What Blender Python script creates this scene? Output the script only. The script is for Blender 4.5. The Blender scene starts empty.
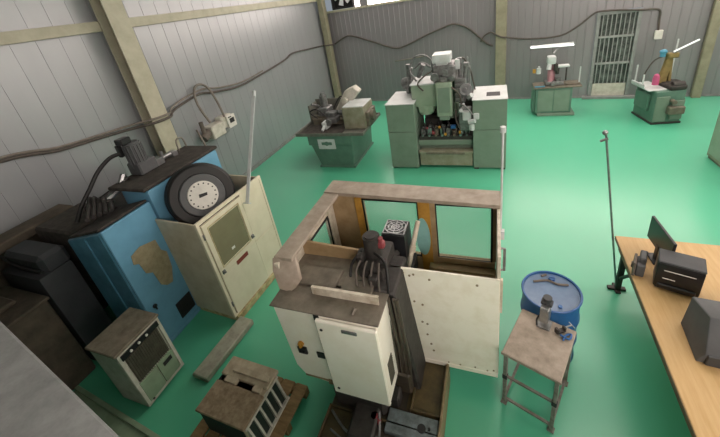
import bpy, bmesh, math, random
from mathutils import Vector, Matrix
random.seed(7)
SC = bpy.context.scene
COL = SC.collection
PI = math.pi

# ------------------------------------------------------------------ materials
def lin(h):
    h = h.lstrip('#')
    v = [int(h[i:i+2], 16)/255 for i in (0, 2, 4)]
    return tuple(c/12.92 if c <= .04045 else ((c+.055)/1.055)**2.4 for c in v) + (1,)

def mat(name, col, rough=.5, metal=0., dirt=None, amt=.35, scale=6., bump=0., spec=None, stretch=(1, 1, 1), sharp=.18, rvar=0.):
    """Principled surface; a second colour is mixed in through a noise so paint reads as worn."""
    m = bpy.data.materials.new(name); m.use_nodes = True
    nt = m.node_tree; N = nt.nodes; L = nt.links
    b = N['Principled BSDF']
    b.inputs['Roughness'].default_value = rough
    b.inputs['Metallic'].default_value = metal
    if spec is not None: b.inputs['Specular IOR Level'].default_value = spec
    tc = N.new('ShaderNodeTexCoord'); mp = N.new('ShaderNodeMapping')
    mp.inputs['Scale'].default_value = stretch
    L.new(tc.outputs['Object'], mp.inputs['Vector'])
    nz = N.new('ShaderNodeTexNoise'); nz.inputs['Scale'].default_value = scale
    nz.inputs['Detail'].default_value = 6; nz.inputs['Roughness'].default_value = .65
    L.new(mp.outputs['Vector'], nz.inputs['Vector'])
    c1 = lin(col)
    c2 = lin(dirt) if dirt else tuple(x*.8 for x in c1[:3])+(1,)
    rp = N.new('ShaderNodeValToRGB')
    rp.color_ramp.elements[0].position = max(0, .5-sharp+(.5-amt)*.5)
    rp.color_ramp.elements[1].position = min(1, .5+sharp+(.5-amt)*.5)
    rp.color_ramp.elements[0].color = c1; rp.color_ramp.elements[1].color = c2
    L.new(nz.outputs['Fac'], rp.inputs['Fac']); L.new(rp.outputs['Color'], b.inputs['Base Color'])
    if rvar:
        mr = N.new('ShaderNodeMapRange'); mr.inputs['To Min'].default_value = max(0, rough-rvar); mr.inputs['To Max'].default_value = rough+rvar
        L.new(nz.outputs['Fac'], mr.inputs['Value']); L.new(mr.outputs['Result'], b.inputs['Roughness'])
    if bump:
        bp = N.new('ShaderNodeBump'); bp.inputs['Strength'].default_value = bump; bp.inputs['Distance'].default_value = .02
        L.new(nz.outputs['Fac'], bp.inputs['Height']); L.new(bp.outputs['Normal'], b.inputs['Normal'])
    return m

def emat(name, col, strength):
    m = bpy.data.materials.new(name); m.use_nodes = True
    b = m.node_tree.nodes['Principled BSDF']
    b.inputs['Base Color'].default_value = lin(col)
    b.inputs['Emission Color'].default_value = lin(col)
    b.inputs['Emission Strength'].default_value = strength
    return m

def glass(name, col, through=.8, rough=.1):
    m = bpy.data.materials.new(name); m.use_nodes = True
    nt = m.node_tree; N = nt.nodes; L = nt.links
    b = N['Principled BSDF']; b.inputs['Base Color'].default_value = lin(col); b.inputs['Roughness'].default_value = rough
    t = N.new('ShaderNodeBsdfTransparent'); t.inputs['Color'].default_value = (.97, 1, .99, 1)
    mx = N.new('ShaderNodeMixShader'); mx.inputs[0].default_value = through
    L.new(b.outputs[0], mx.inputs[1]); L.new(t.outputs[0], mx.inputs[2])
    L.new(mx.outputs[0], N['Material Output'].inputs['Surface'])
    return m

M = {}
def D(k, *a, **kw): M[k] = mat(k, *a, **kw)
D('floor_epoxy', '#55b893', .28, dirt='#58ba95', amt=.5, scale=.45, sharp=.4, spec=.8)
D('left_cladding', '#a4a8ab', .36, metal=.38, dirt='#999da0', amt=.4, scale=1.4, stretch=(1, 1, .25), sharp=.3)
D('back_cladding', '#8f8d90', .38, metal=.35, dirt='#838184', amt=.45, scale=1.5, stretch=(1, 1, .2), sharp=.3)
D('plain_wall', '#8f9292', .6)
D('roof_sheet', '#a9adab', .6)
D('olive_steel', '#918e78', .55, dirt='#7c7964', amt=.4, scale=5)
D('pale_olive_steel', '#b4b19d', .5, dirt='#a19e8a', amt=.4, scale=4)
D('mezzanine_steel', '#8f9191', .5, dirt='#767878', amt=.45, scale=14, bump=.2)
D('cable_rubber', '#4a4540', .7, dirt='#5d564e', amt=.4)
D('cable_pale', '#857f76', .7, dirt='#6b655d', amt=.4)
D('black_rubber', '#141414', .55)
D('black_plastic', '#17181a', .38, dirt='#202226', amt=.3)
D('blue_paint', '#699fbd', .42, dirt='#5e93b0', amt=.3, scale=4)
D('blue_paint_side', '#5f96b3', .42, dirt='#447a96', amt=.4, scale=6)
D('residue', '#a39a7e', .8, dirt='#8b8063', amt=.5, scale=14)
D('dirty_top', '#4b4640', .85, dirt='#2b2724', amt=.5, scale=9, bump=.3)
D('dusty_dark', '#3c3a38', .85, dirt='#2c2a29', amt=.5, scale=5, bump=.2)
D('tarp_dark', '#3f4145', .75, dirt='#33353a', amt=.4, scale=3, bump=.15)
D('dusty_brown', '#5a5145', .9, dirt='#403a32', amt=.5, scale=5, bump=.3)
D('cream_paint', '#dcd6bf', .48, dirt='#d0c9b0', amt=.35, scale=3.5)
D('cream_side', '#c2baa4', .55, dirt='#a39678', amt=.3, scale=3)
D('cream_rust', '#c2b98c', .6, dirt='#7d5a36', amt=.35, scale=9)
D('smoked_glass', '#7b755a', .22, dirt='#716b52', amt=.4, scale=3)
D('red_label', '#7a3226', .6)
D('white_label', '#d9d8d0', .6)
D('grey_white', '#c8c6bb', .6, dirt='#a5a293', amt=.35, scale=7)
D('dust_lid', '#8a8272', .9, dirt='#675f50', amt=.5, scale=9, bump=.25)
D('grille_grey', '#5c584c', .75, dirt='#46433a', amt=.5, scale=14)
D('green_grey', '#8fa389', .6, dirt='#7d9077', amt=.4)
D('kerb', '#a8aa98', .75, dirt='#88897a', amt=.4, scale=9)
D('rusty_beige', '#a08f76', .85, dirt='#75634d', amt=.5, scale=14, bump=.3)
D('old_beige', '#b8ac95', .75, dirt='#968a74', amt=.45, scale=9)
D('dark_cell', '#26332e', .4)
D('pallet_wood', '#8d7650', .8, dirt='#6b5637', amt=.45, scale=6, stretch=(1, 6, 1), bump=.2)
D('white_paint', '#efebdf', .42, dirt='#e5dfcd', amt=.3, scale=4)
D('white_stained', '#efebdc', .45, dirt='#ddd6bf', amt=.22, scale=5)
D('worn_white', '#d4cdbd', .5, dirt='#a3967f', amt=.35, scale=8)
D('enclosure_inner', '#a58f6d', .6, dirt='#8a7350', amt=.45, scale=5)
D('yellow_brown', '#b5893a', .5, dirt='#8f6a2c', amt=.4, scale=7)
D('rail_top', '#a99d8f', .55, dirt='#8b7f70', amt=.45, scale=7)
D('tray_steel', '#877f72', .5, dirt='#686157', amt=.5, scale=7, metal=.3, bump=.1)
D('cast_dark', '#403d3a', .6, dirt='#2c2a28', amt=.5, scale=12, bump=.3, metal=.2)
D('oily_dark', '#3a3631', .4, dirt='#4a4033', amt=.5, scale=10, bump=.3)
D('oily_olive', '#5d5030', .5, dirt='#3d3423', amt=.5, scale=7, bump=.2)
D('bed_grey', '#7f8c90', .5, dirt='#4d5352', amt=.45, scale=9, metal=.2)
D('brass_edge', '#8d7f60', .6, dirt='#6b5d42', amt=.4, scale=12)
D('steel', '#a7a9aa', .32, metal=.8, dirt='#86888a', amt=.4, scale=9)
D('steel_grey', '#8a8c8c', .45, metal=.5, dirt='#5f605f', amt=.45, scale=14)
D('red_plastic', '#8a3f44', .5)
D('pink_plastic', '#c65a86', .5)
D('sky_plastic', '#4d93ad', .5)
D('amber', '#b8862e', .5)
D('green_machine', '#76897a', .5, dirt='#6a7e6e', amt=.35, scale=4)
D('green_light', '#8ea08c', .5, dirt='#80947f', amt=.35, scale=4)
D('teal_machine', '#5b7c6d', .5, dirt='#4d6d60', amt=.4, scale=5)
D('pale_top', '#c9cfd0', .4, dirt='#b3b8b6', amt=.4, scale=5)
D('bench_steel', '#7b7668', .6, dirt='#5c574b', amt=.5, scale=9, metal=.15)
D('beige_green', '#939482', .6, dirt='#77765b', amt=.4, scale=6)
D('drum_blue', '#2b5d97', .35, dirt='#234f84', amt=.4, scale=5)
D('drum_lid', '#5f7896', .35, dirt='#4d6685', amt=.45, scale=6)
D('table_top', '#a2978a', .7, dirt='#7d7468', amt=.45, scale=9, bump=.15)
D('leg_steel', '#8d8a84', .55, dirt='#5f564b', amt=.4, scale=14, metal=.2)
D('bench_wood', '#c6a675', .5, dirt='#b8965f', amt=.45, scale=3.5, stretch=(9, .7, 1))
D('bench_edge', '#7a6a52', .7, dirt='#63553f', amt=.4)
D('charcoal', '#3a3d40', .55, dirt='#303336', amt=.4, scale=7)
D('slate', '#56585a', .6, dirt='#4b4d4f', amt=.4, scale=5)
D('taupe', '#6d655c', .7, dirt='#57504a', amt=.5, scale=14)
D('dark_pane', '#3b423f', .3, dirt='#6a716d', amt=.4, scale=5, sharp=.1)
D('ochre', '#857546', .55, dirt='#6d6038', amt=.4, scale=8)
D('dusty_pink', '#b2808a', .55)
D('tray_lip', '#70726a', .6, dirt='#57584f', amt=.4, scale=6)
D('galv', '#8c918f', .5, dirt='#777c7a', amt=.4, scale=6)
D('galv_bar', '#9aa09d', .45, dirt='#868b88', amt=.4)
D('cell_dark', '#1d1f21', .6)
D('fan_blade', '#d8dbe0', .4)
D('oval_glass', '#8fc3bd', .2)
M['clear_pane'] = glass('clear_pane', '#cfe8dd', .80, .12)
M['milky_pane'] = glass('milky_pane', '#d8dedd', .35, .25)
M['daylight_glazing'] = emat('daylight_glazing', '#ffeee6', 6.5)
M['daylight_rooflight'] = emat('daylight_rooflight', '#ffeee6', 6.2)
M['fill_glow_near'] = emat('fill_glow_near', '#ffeee6', 13.0)  # strong glow for the added fill panel behind the camera
M['tube_glow'] = emat('tube_glow', '#ffffff', 1.6)
M['tube_dim'] = emat('tube_dim', '#e8ecee', .35)

# ------------------------------------------------------------------ mesh builder
class MB:
    def __init__(s): s.bm = bmesh.new()
    def _add(s, bm2, mtx=None):
        if mtx is not None: bmesh.ops.transform(bm2, matrix=mtx, verts=bm2.verts)
        me = bpy.data.meshes.new('tmp'); bm2.to_mesh(me); bm2.free(); s.bm.from_mesh(me); bpy.data.meshes.remove(me)
        return s
    def box(s, lo, hi, bev=.008, mtx=None, seg=1):
        b = bmesh.new(); bmesh.ops.create_cube(b, size=1)
        sz = [max(1e-4, hi[i]-lo[i]) for i in range(3)]
        for v in b.verts: v.co = Vector([lo[i]+(v.co[i]+.5)*sz[i] for i in range(3)])
        bv = min(bev, min(sz)*.3)
        if bv > 0: bmesh.ops.bevel(b, geom=b.edges[:], offset=bv, segments=seg, affect='EDGES', profile=.6)
        return s._add(b, mtx)
    def cyl(s, a, b_, r, r2=None, seg=16, bev=0):
        a, b_ = Vector(a), Vector(b_); d = b_-a
        b = bmesh.new()
        bmesh.ops.create_cone(b, cap_ends=True, segments=seg, radius1=r, radius2=r if r2 is None else r2, depth=d.length)
        if bev:
            e = [x for x in b.edges if abs(x.verts[0].co.z-x.verts[1].co.z) < 1e-6]
            bmesh.ops.bevel(b, geom=e, offset=bev, segments=2, affect='EDGES')
        q = d.to_track_quat('Z', 'Y').to_matrix().to_4x4()
        return s._add(b, Matrix.Translation((a+b_)/2) @ q)
    def ball(s, c, r, sc=(1, 1, 1)):
        b = bmesh.new(); bmesh.ops.create_uvsphere(b, u_segments=14, v_segments=8, radius=r)
        return s._add(b, Matrix.Translation(c) @ Matrix.Diagonal((*sc, 1)))
    def tube(s, pts, r, seg=8, smooth=True, sub=4):
        P = [Vector(p) for p in pts]
        if smooth and len(P) > 2:
            Q = []
            for i in range(len(P)-1):
                p0, p1, p2, p3 = P[max(i-1, 0)], P[i], P[i+1], P[min(i+2, len(P)-1)]
                for k in range(sub):
                    t = k/sub
                    Q.append(.5*((2*p1)+(p2-p0)*t+(2*p0-5*p1+4*p2-p3)*t*t+(3*p1-p0-3*p2+p3)*t**3))
            Q.append(P[-1]); P = Q
        b = bmesh.new(); rings = []
        up = Vector((0, 0, 1))
        for i, p in enumerate(P):
            t = (P[min(i+1, len(P)-1)]-P[max(i-1, 0)]).normalized()
            u = t.cross(up)
            if u.length < .05: u = t.cross(Vector((1, 0, 0)))
            u.normalize(); w = t.cross(u).normalized()
            if i and u.dot(pu) < 0: u, w = -u, -w
            pu = u
            rings.append([b.verts.new(p+r*(math.cos(2*PI*k/seg)*u+math.sin(2*PI*k/seg)*w)) for k in range(seg)])
        for i in range(len(rings)-1):
            for k in range(seg):
                b.faces.new((rings[i][k], rings[i][(k+1) % seg], rings[i+1][(k+1) % seg], rings[i+1][k]))
        b.faces.new(rings[0][::-1]); b.faces.new(rings[-1])
        bmesh.ops.recalc_face_normals(b, faces=b.faces)
        return s._add(b)
    def prism(s, pts, vec, bev=0):
        """closed polygon pts (3D) pushed along vec"""
        b = bmesh.new(); v1 = [b.verts.new(p) for p in pts]; v2 = [b.verts.new(Vector(p)+Vector(vec)) for p in pts]
        n = len(pts); b.faces.new(v1); b.faces.new(v2[::-1])
        for i in range(n): b.faces.new((v1[i], v2[i], v2[(i+1) % n], v1[(i+1) % n]))
        bmesh.ops.recalc_face_normals(b, faces=b.faces)
        if bev: bmesh.ops.bevel(b, geom=b.edges[:], offset=bev, segments=1, affect='EDGES')
        return s._add(b)
    def lathe(s, prof, c=(0, 0, 0), seg=32, axis=None):
        """prof: list (r, h) revolved about Z, closed by caps where r>0"""
        b = bmesh.new(); rings = []
        for r, h in prof:
            rings.append([b.verts.new((r*math.cos(2*PI*k/seg), r*math.sin(2*PI*k/seg), h)) for k in range(seg)])
        for i in range(len(rings)-1):
            for k in range(seg): b.faces.new((rings[i][k], rings[i][(k+1) % seg], rings[i+1][(k+1) % seg], rings[i+1][k]))
        b.faces.new(rings[0][::-1]); b.faces.new(rings[-1])
        bmesh.ops.recalc_face_normals(b, faces=b.faces)
        m = Matrix.Translation(c)
        if axis is not None: m = m @ Vector(axis).to_track_quat('Z', 'Y').to_matrix().to_4x4()
        return s._add(b, m)
    def frame(s, lo, hi, w, axis, bev=.004):
        """rectangular frame in the plane normal to axis ('x','y','z'), bar width w"""
        ax = 'xyz'.index(axis); u, v = [i for i in range(3) if i != ax]
        for (a0, a1, b0, b1) in ((lo[u], hi[u], lo[v], lo[v]+w), (lo[u], hi[u], hi[v]-w, hi[v]), (lo[u], lo[u]+w, lo[v]+w, hi[v]-w), (hi[u]-w, hi[u], lo[v]+w, hi[v]-w)):
            l = [0]*3; h = [0]*3; l[ax], h[ax] = lo[ax], hi[ax]; l[u], h[u], l[v], h[v] = a0, a1, b0, b1
            s.box(l, h, bev)
        return s
    def build(s, name, m, parent=None, kind=None, loc=None):
        me = bpy.data.meshes.new(name); s.bm.to_mesh(me); s.bm.free()
        me.materials.append(M[m])
        for p in me.polygons: p.use_smooth = True
        me.set_sharp_from_angle(angle=math.radians(35))
        o = bpy.data.objects.new(name, me); COL.objects.link(o)
        if parent: o.parent = parent
        if kind: o['kind'] = kind
        if loc: o.location = loc
        return o

def tag(o, label, cat, group=None):
    o['label'] = label; o['category'] = cat
    if group: o['group'] = group
    return o
def thing(name, label, cat, loc=(0, 0, 0), rz=0., group=None):
    o = bpy.data.objects.new(name, None); COL.objects.link(o)
    o.empty_display_size = .1; o.location = loc; o.rotation_euler = (0, 0, math.radians(rz))
    return tag(o, label, cat, group)
class W:
    """part builder in world axes for a thing standing unrotated at loc"""
    def __init__(s, t): s.t = t; s.o = t.location.copy()
def part(t, name, m, fn, parent=None, label=None):
    """fn(MB) adds shapes in the thing's own axes"""
    b = MB(); fn(b); o = b.build(name, m, parent or t)
    if label: o['label'] = label
    return o
def struct(name, m, fn, parent=None):
    b = MB(); fn(b); return b.build(name, m, parent, None if parent else 'structure')
def multi(build, name, m, fns, parent=None):
    return [build(name, m, f, parent) for f in fns]

# ------------------------------------------------------------------ the shell
XL = -6.56; XR = 8.2; YN = -2.6; ZR = 6.4
BA = math.atan2(-.127, .992)                 # the back wall is not quite square to the left wall
def yb(x): return 12.93-.128*x               # face of the back wall

struct('floor', 'floor_epoxy', lambda b: b.box((XL-.3, YN-.3, -.2), (XR+.3, 14.4, 0), 0))

def ribbed(b, p0, p1, z0, z1, pitch, groove, depth, nrm, thick=.08):
    """upright metal sheet from p0 to p1 (xy), with narrow upright grooves"""
    p0 = Vector((*p0, 0)); p1 = Vector((*p1, 0)); d = (p1-p0); L = d.length; d.normalize(); n = Vector((*nrm, 0)).normalized()
    prof = []; x = 0
    while x < L-pitch:
        prof += [(x, 0), (x+pitch-groove, 0), (x+pitch-groove*.75, -depth), (x+pitch-groove*.25, -depth)]; x += pitch
    prof += [(x, 0), (L, 0), (L, -thick), (0, -thick)]
    pts = [p0+d*a+n*h+Vector((0, 0, z0)) for a, h in prof]
    b.prism(pts, (0, 0, z1-z0))
struct('wall_left', 'left_cladding', lambda b: ribbed(b, (XL, YN), (XL, 13.95), 0, ZR, .34, .012, .005, (1, 0)))
def backsheet(b):
    ribbed(b, (XL, yb(XL)), (2.83, yb(2.83)), 0, 3.72,   .21, .04, .008, (-.127, -.992))
    ribbed(b, (3.90, yb(3.90)), (XR, yb(XR)), 0, 3.72,   .21, .04, .008, (-.127, -.992))
    ribbed(b, (2.83, yb(2.83)), (3.90, yb(3.90)), 2.6, 3.72,   .21, .04, .008, (-.127, -.992))
struct('wall_back', 'back_cladding', backsheet)
def slab(b, x0, x1, z0, z1, d0, d1, bev=.006):
    """box on the back wall: along it x0..x1, out from it d0..d1"""
    u = Vector((.992, -.127, 0)); n = Vector((-.127, -.992, 0))
    a = Vector((x0, yb(x0), 0)); c = Vector((x1, yb(x1), 0))
    pts = [a+n*d0, c+n*d0, c+n*d1, a+n*d1]
    b.prism([p+Vector((0, 0, z0)) for p in pts], (0, 0, z1-z0), bev)
struct('trim_1', 'pale_olive_steel', lambda b: slab(b, XL+.05, XR, 3.70, 3.78, -.1, .05))
struct('wall_right', 'plain_wall', lambda b: b.box((XR, YN, 0), (XR+.1, 12, ZR), 0))
struct('wall_near', 'plain_wall', lambda b: b.box((XL, YN-.1, 0), (XR, YN, ZR), 0))
struct('wall_back_upper', 'back_cladding', lambda b: (slab(b, XL, XR, 5.3, ZR, -.1, 0, 0), slab(b, -4.8, -4.55, 3.72, 5.3, -.1, 0, 0)))
struct('ceiling', 'roof_sheet', lambda b: b.box((XL-.2, YN-.2, ZR), (XR+.2, 14.3, ZR+.1), 0))
# clerestory over the back wall, and the bay with the fan
w1 = struct('window_1', 'daylight_glazing', lambda b: slab(b, -4.55, XR-.1, 3.78, 5.3, -.09, -.05, 0))
for x in (-4.55, -3.1, -1.5, 0.1, 1.7, 3.3, 4.9, 6.5):
    struct('window_frame', 'galv', lambda b: slab(b, x, x+.06, 3.78, 5.3, -.05, 0), w1)
struct('window_2', 'daylight_glazing', lambda b: slab(b, -5.05, -4.85, 3.78, 5.3, -.09, -.05, 0))
# roof lights
def rl(b):
    for y in (4.6, 7.8, 11.2):
        b.box((-1.0 if y < 5 else -4.6, y, ZR-.03), (6.8, y+1.1, ZR-.005), 0)
struct('ceiling_rooflight', 'daylight_rooflight', rl)
struct('fill_panel_near', 'fill_glow_near', lambda b: b.box((.4, YN+.01, 3.6), (7.0, YN+.03, 5.6), 0))  # unseen glowing panel, added to brighten faces turned to the camera
struct('fill_panel_right', 'daylight_glazing', lambda b: b.box((XR-.03, -1.0, 3.2), (XR-.01, 11.0, 4.9), 0))  # added glowing strip out of view, fills faces turned right
# purlins / girts and columns
struct('trim_2', 'pale_olive_steel', lambda b: b.box((XL+.005, YN, 4.2), (XL+.10, 13.6, 4.37), .006))
def hcol(b, x0, y0, y1, dep, z1):
    w = .025
    b.box((x0, y0, 0), (x0+w, y1, z1), .003); b.box((x0+dep-w, y0, 0), (x0+dep, y1, z1), .003)
    ym = (y0+y1)/2; b.box((x0+w, ym-.012, 0), (x0+dep-w, ym+.012, z1), 0)
struct('wall_column_left', 'pale_olive_steel', lambda b: hcol(b, XL+.11, 4.52, 4.90, .28, ZR))
struct('wall_column_corner', 'olive_steel', lambda b: b.box((XL+.11, 13.22, 0), (XL+.33, 13.52, ZR), .01))
struct('wall_column_middle', 'olive_steel', lambda b: slab(b, .08, .40, 0, ZR, .01, .2))
struct('wall_column_right', 'olive_steel', lambda b: slab(b, 5.33, 5.53, 0, ZR, .01, .16))
struct('baseboard_left', 'galv', lambda b: b.box((XL, YN, 0), (XL+.04, 13.7, .1), .004))
struct('baseboard_back', 'galv', lambda b: (slab(b, XL+.05, 2.83, 0, .05, 0, .03), slab(b, 3.9, XR, 0, .05, 0, .03)))
# mezzanine the picture is taken from, its edge and its rail
struct('floor_mezzanine', 'mezzanine_steel', lambda b: b.prism([(XL+.01, YN, 2.35), (1.4, YN, 2.35), (1.4, -.15, 2.35), (-1.25, -.15, 2.35), (-1.45, .30, 2.35), (-2.94, .56, 2.35), (XL+.01, 1.17, 2.35)], (0, 0, .15), .01))  # unseen deck; left part stretched out to shade the floor below

# exhaust fan in the bay at top left of the back wall
f = thing('exhaust_fan', 'dark square exhaust fan with pale blades above the back wall', 'fan', (-5.58, yb(-5.58), 3.79), math.degrees(BA))
part(f, 'housing', 'cell_dark', lambda b: (b.frame((-.48, .0, 0), (.48, .2, 1.0), .06, 'y'), b.box((-.46, .18, .02), (.46, .22, .98), 0)))
part(f, 'hub', 'fan_blade', lambda b: b.cyl((0, .05, .5), (0, .17, .5), .09))
for k in range(6):
    a = k*PI/3+.3
    def bl(b, a=a):
        c, s = math.cos(a), math.sin(a); e = Vector((c, 0, s)); t = Vector((-s, .35, c))
        o = Vector((0, .1, .5))
        b.prism([o+e*.1-t*.05, o+e*.38-t*.11, o+e*.4+t*.07, o+e*.1+t*.05], (0, .01, 0))
    part(f, 'blade', 'fan_blade', bl)

# door with bars
d1 = struct('door_1', 'galv', lambda b: (slab(b, 2.84, 2.93, 0, 2.58, -.06, .05), slab(b, 3.80, 3.89, 0, 2.58, -.06, .05), slab(b, 2.93, 3.80, 2.5, 2.58, -.06, .05)))
struct('kick_panel', 'grey_white', lambda b: slab(b, 2.94, 3.79, .08, .46, -.05, .02), d1)
for z in (1.06, 1.84): struct('cross_rail', 'galv_bar', lambda b: slab(b, 2.94, 3.79, z, z+.06, -.04, .03), d1)
struct('pane', 'dark_pane', lambda b: slab(b, 2.93, 3.80, .46, 2.5, -.06, -.04, 0), d1)
for k in range(8):
    x = 2.99+k*.106
    struct('bar', 'galv_bar', lambda b: slab(b, x, x+.022, .46, 2.5, -.035, .015, 0), d1)
struct('sill', 'galv', lambda b: slab(b, 2.7, 4.05, 0, .08, 0, .16), d1)

# ------------------------------------------------------------------ cables on the walls
Lp = [(-.4, 2.9), (1.2, 2.84), (2.32, 2.73), (2.67, 2.67), (3.05, 2.57), (3.69, 2.51)]
Lp2 = [(5.53, 2.50), (6.18, 2.58), (6.66, 2.49), (7.62, 2.38), (8.72, 2.45), (10.13, 2.58), (10.73, 2.70), (12.1, 2.62), (13.05, 2.56)]
b = MB(); xw = XL+.05
b.tube([(xw, y, z) for y, z in Lp]+[(xw+.1, 4.2, 2.47), (XL+.43, 4.5, 2.47), (XL+.43, 4.9, 2.46), (xw+.1, 5.2, 2.46)]+[(xw, y, z) for y, z in Lp2]+[(XL+.2, 13.1, 2.55), (XL+.37, 13.25, 2.54), (XL+.37, 13.48, 2.5)], .026)
tag(b.build('power_cable', 'cable_rubber'), 'thick dark cable sagging along the grey left wall', 'cable', 'dark cables along the walls')
b = MB()
b.tube([(xw, y, z+.05) for y, z in Lp]+[(xw+.1, 4.2, 2.54), (XL+.43, 4.5, 2.545), (XL+.43, 4.9, 2.53), (xw+.1, 5.2, 2.53), (xw, 5.6, 2.6), (xw, 6.3, 2.66), (xw, 6.9, 2.54), (xw, 7.8, 2.46), (xw, 8.8, 2.53)], .02)
tag(b.build('thin_cable', 'cable_pale'), 'thin pale cable lying above the thick cable on the left wall', 'cable')
Bp = [(-6.2, 2.50), (-5.66, 2.73), (-5.34, 2.74), (-4.57, 2.48), (-3.64, 2.13), (-3.15, 2.16), (-2.35, 2.45), (-1.61, 2.68), (-1.26, 2.74), (-.83, 2.56), (-.51, 2.27), (-.2, 1.98), (-.02, 1.9)]
def onback(x, z, d=.05): return (x-.127*d, yb(x)-.992*d, z)
b = MB(); b.tube([onback(x, z) for x, z in Bp], .030)
tag(b.build('power_cable', 'cable_rubber'), 'dark cable waving across the back wall above the large green machine', 'cable', 'dark cables along the walls')
Bq = [(-.42, 2.06, .05), (-.30, 2.25, .05), (-.08, 2.35, .1), (.06, 2.30, .24), (.24, 2.20, .25), (.42, 2.16, .24), (.6, 2.10, .08), (1.09, 2.02, .05), (1.93, 2.03, .05), (2.4, 2.28, .06), (2.70, 2.54, .08), (2.88, 2.62, .09), (3.36, 2.60, .09), (3.82, 2.54, .09), (4.15, 2.52, .05), (4.27, 2.45, .05), (4.29, 2.22, .05), (4.31, 1.95, .05)]
b = MB(); b.tube([onback(*p) for p in Bq], .025)
tag(b.build('power_cable', 'cable_rubber'), 'dark cable running from the middle column over the barred door', 'cable', 'dark cables along the walls')
b = MB(); b.tube([(XL+.36, 5.9, 1.95), (XL+.2, 5.88, 2.4), (XL+.12, 6.0, 2.72), (XL+.12, 6.2, 2.80), (XL+.12, 6.42, 2.66), (XL+.2, 6.48, 2.3), (XL+.3, 6.45, 1.9)], .028)
tag(b.build('cable_loop', 'cable_pale'), 'looped brown cable hanging down the left wall to the junction box', 'cable')
b = MB(); b.box((-.09, -.045, -.12), (.09, .045, .12), .01); o = b.build('wall_socket', 'white_label', loc=onback(4.33, 1.83, .05)); o.rotation_euler.z = BA
tag(o, 'small pale socket at the end of the cable right of the barred door', 'socket')
b = MB(); b.tube([onback(-3.6, 1.62), onback(-3.1, 1.66), onback(-2.3, 1.74)], .022)
tag(b.build('conduit', 'cable_pale'), 'short pale conduit low on the back wall left of the large green machine', 'pipe')

# ------------------------------------------------------------------ blue machine with the round drum
t = thing('blue_machine', 'blue machine with a black round drum and white dial beside the cream cabinet', 'machine', (-4.8, 2.9, 0))
def rel(t, p): return (p[0]-t.location.x, p[1]-t.location.y, p[2]-t.location.z)
def wpart(t, name, m, fn, parent=None, label=None, pivot=None):
    """fn(MB) in world axes; the mesh is then moved into the (unrotated) thing's axes"""
    b = MB(); fn(b)
    bmesh.ops.translate(b.bm, vec=-t.location, verts=b.bm.verts)
    o = b.build(name, m, parent or t)
    if label: o['label'] = label
    return o
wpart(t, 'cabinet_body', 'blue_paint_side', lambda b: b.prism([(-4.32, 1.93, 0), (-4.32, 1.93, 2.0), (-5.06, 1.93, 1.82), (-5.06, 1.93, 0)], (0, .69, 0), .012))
wpart(t, 'front_panel', 'blue_paint', lambda b: b.box((-4.32, 1.94, .06), (-4.28, 2.62, 2.01), .01))
wpart(t, 'plinth', 'blue_paint', lambda b: b.box((-4.9, 1.97, 0), (-4.27, 2.64, .07), .004))
wpart(t, 'tape_residue', 'residue', lambda b: b.prism([(-4.279, y, z) for y, z in ((2.10, 1.52), (2.24, 1.56), (2.46, 1.50), (2.47, 1.32), (2.53, 1.24), (2.50, .98), (2.42, .78), (2.33, .80), (2.26, .88), (2.24, 1.12), (2.16, 1.18), (2.14, 1.36), (2.08, 1.40))], (.004, 0, 0)))
def vent(b):
    b.frame((-4.283, 2.30, .16), (-4.268, 2.56, .44), .015, 'x', .002)
    b.box((-4.28, 2.31, .17), (-4.275, 2.55, .43), 0)
    for k in range(6): b.box((-4.277, 2.31, .185+k*.042), (-4.266, 2.55, .2+k*.042), .002)
wpart(t, 'vent', 'cell_dark', vent)
lt = wpart(t, 'latch', 'black_plastic', lambda b: (b.cyl((-4.28, 2.06, .69), (-4.262, 2.06, .69), .03), b.box((-4.265, 2.05, .63), (-4.25, 2.07, .72), .004)))
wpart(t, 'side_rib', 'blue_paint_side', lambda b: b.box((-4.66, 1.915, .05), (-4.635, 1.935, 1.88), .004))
wpart(t, 'dirty_lid', 'dirty_top', lambda b: (b.prism([(-4.36, 1.96, 2.0), (-4.36, 1.96, 2.03), (-5.04, 1.96, 1.86), (-5.04, 1.96, 1.82)], (0, .68, 0), .004), b.box((-5.9, 2.0, 1.0), (-5.08, 2.66, 1.88), .03)))
# headstock block
wpart(t, 'headstock', 'blue_paint', lambda b: (b.box((-4.85, 2.66, .5), (-4.3, 4.02, 2.14), .05, seg=2),))
wpart(t, 'headstock_lid', 'dirty_top', lambda b: b.box((-5.02, 2.62, 2.14), (-4.30, 4.06, 2.19), .015))
wpart(t, 'bed_body', 'dusty_dark', lambda b: b.box((-6.1, 2.7, 0), (-4.86, 4.1, 1.7), .03))
ax = Vector((.80, -.50, .33)).normalized(); dc = Vector((-3.80, 3.04, 1.88))
U_ = ax.cross(Vector((0, 0, 1))).normalized(); V_ = ax.cross(U_).normalized()
wpart(t, 'spindle_nose', 'black_rubber', lambda b: b.cyl(dc-ax*.75, dc-ax*.15, .3, seg=28))
wpart(t, 'drum', 'black_rubber', lambda b: b.lathe([(.40, -.42), (.46, -.38), (.46, -.06), (.44, -.03), (.44, .0), (.41, .03), (.31, .035), (.30, .01)], dc, 48, ax))
wpart(t, 'drum_ring', 'slate', lambda b: b.lathe([(.30, .0), (.30, .04), (.285, .055), (.205, .055), (.20, .03)], dc, 48, ax))
dl = wpart(t, 'dial', 'white_label', lambda b: b.lathe([(.20, .03), (.20, .065), (.19, .072), (.001, .072)], dc, 40, ax), label='white dial with bolt holes')
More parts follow.
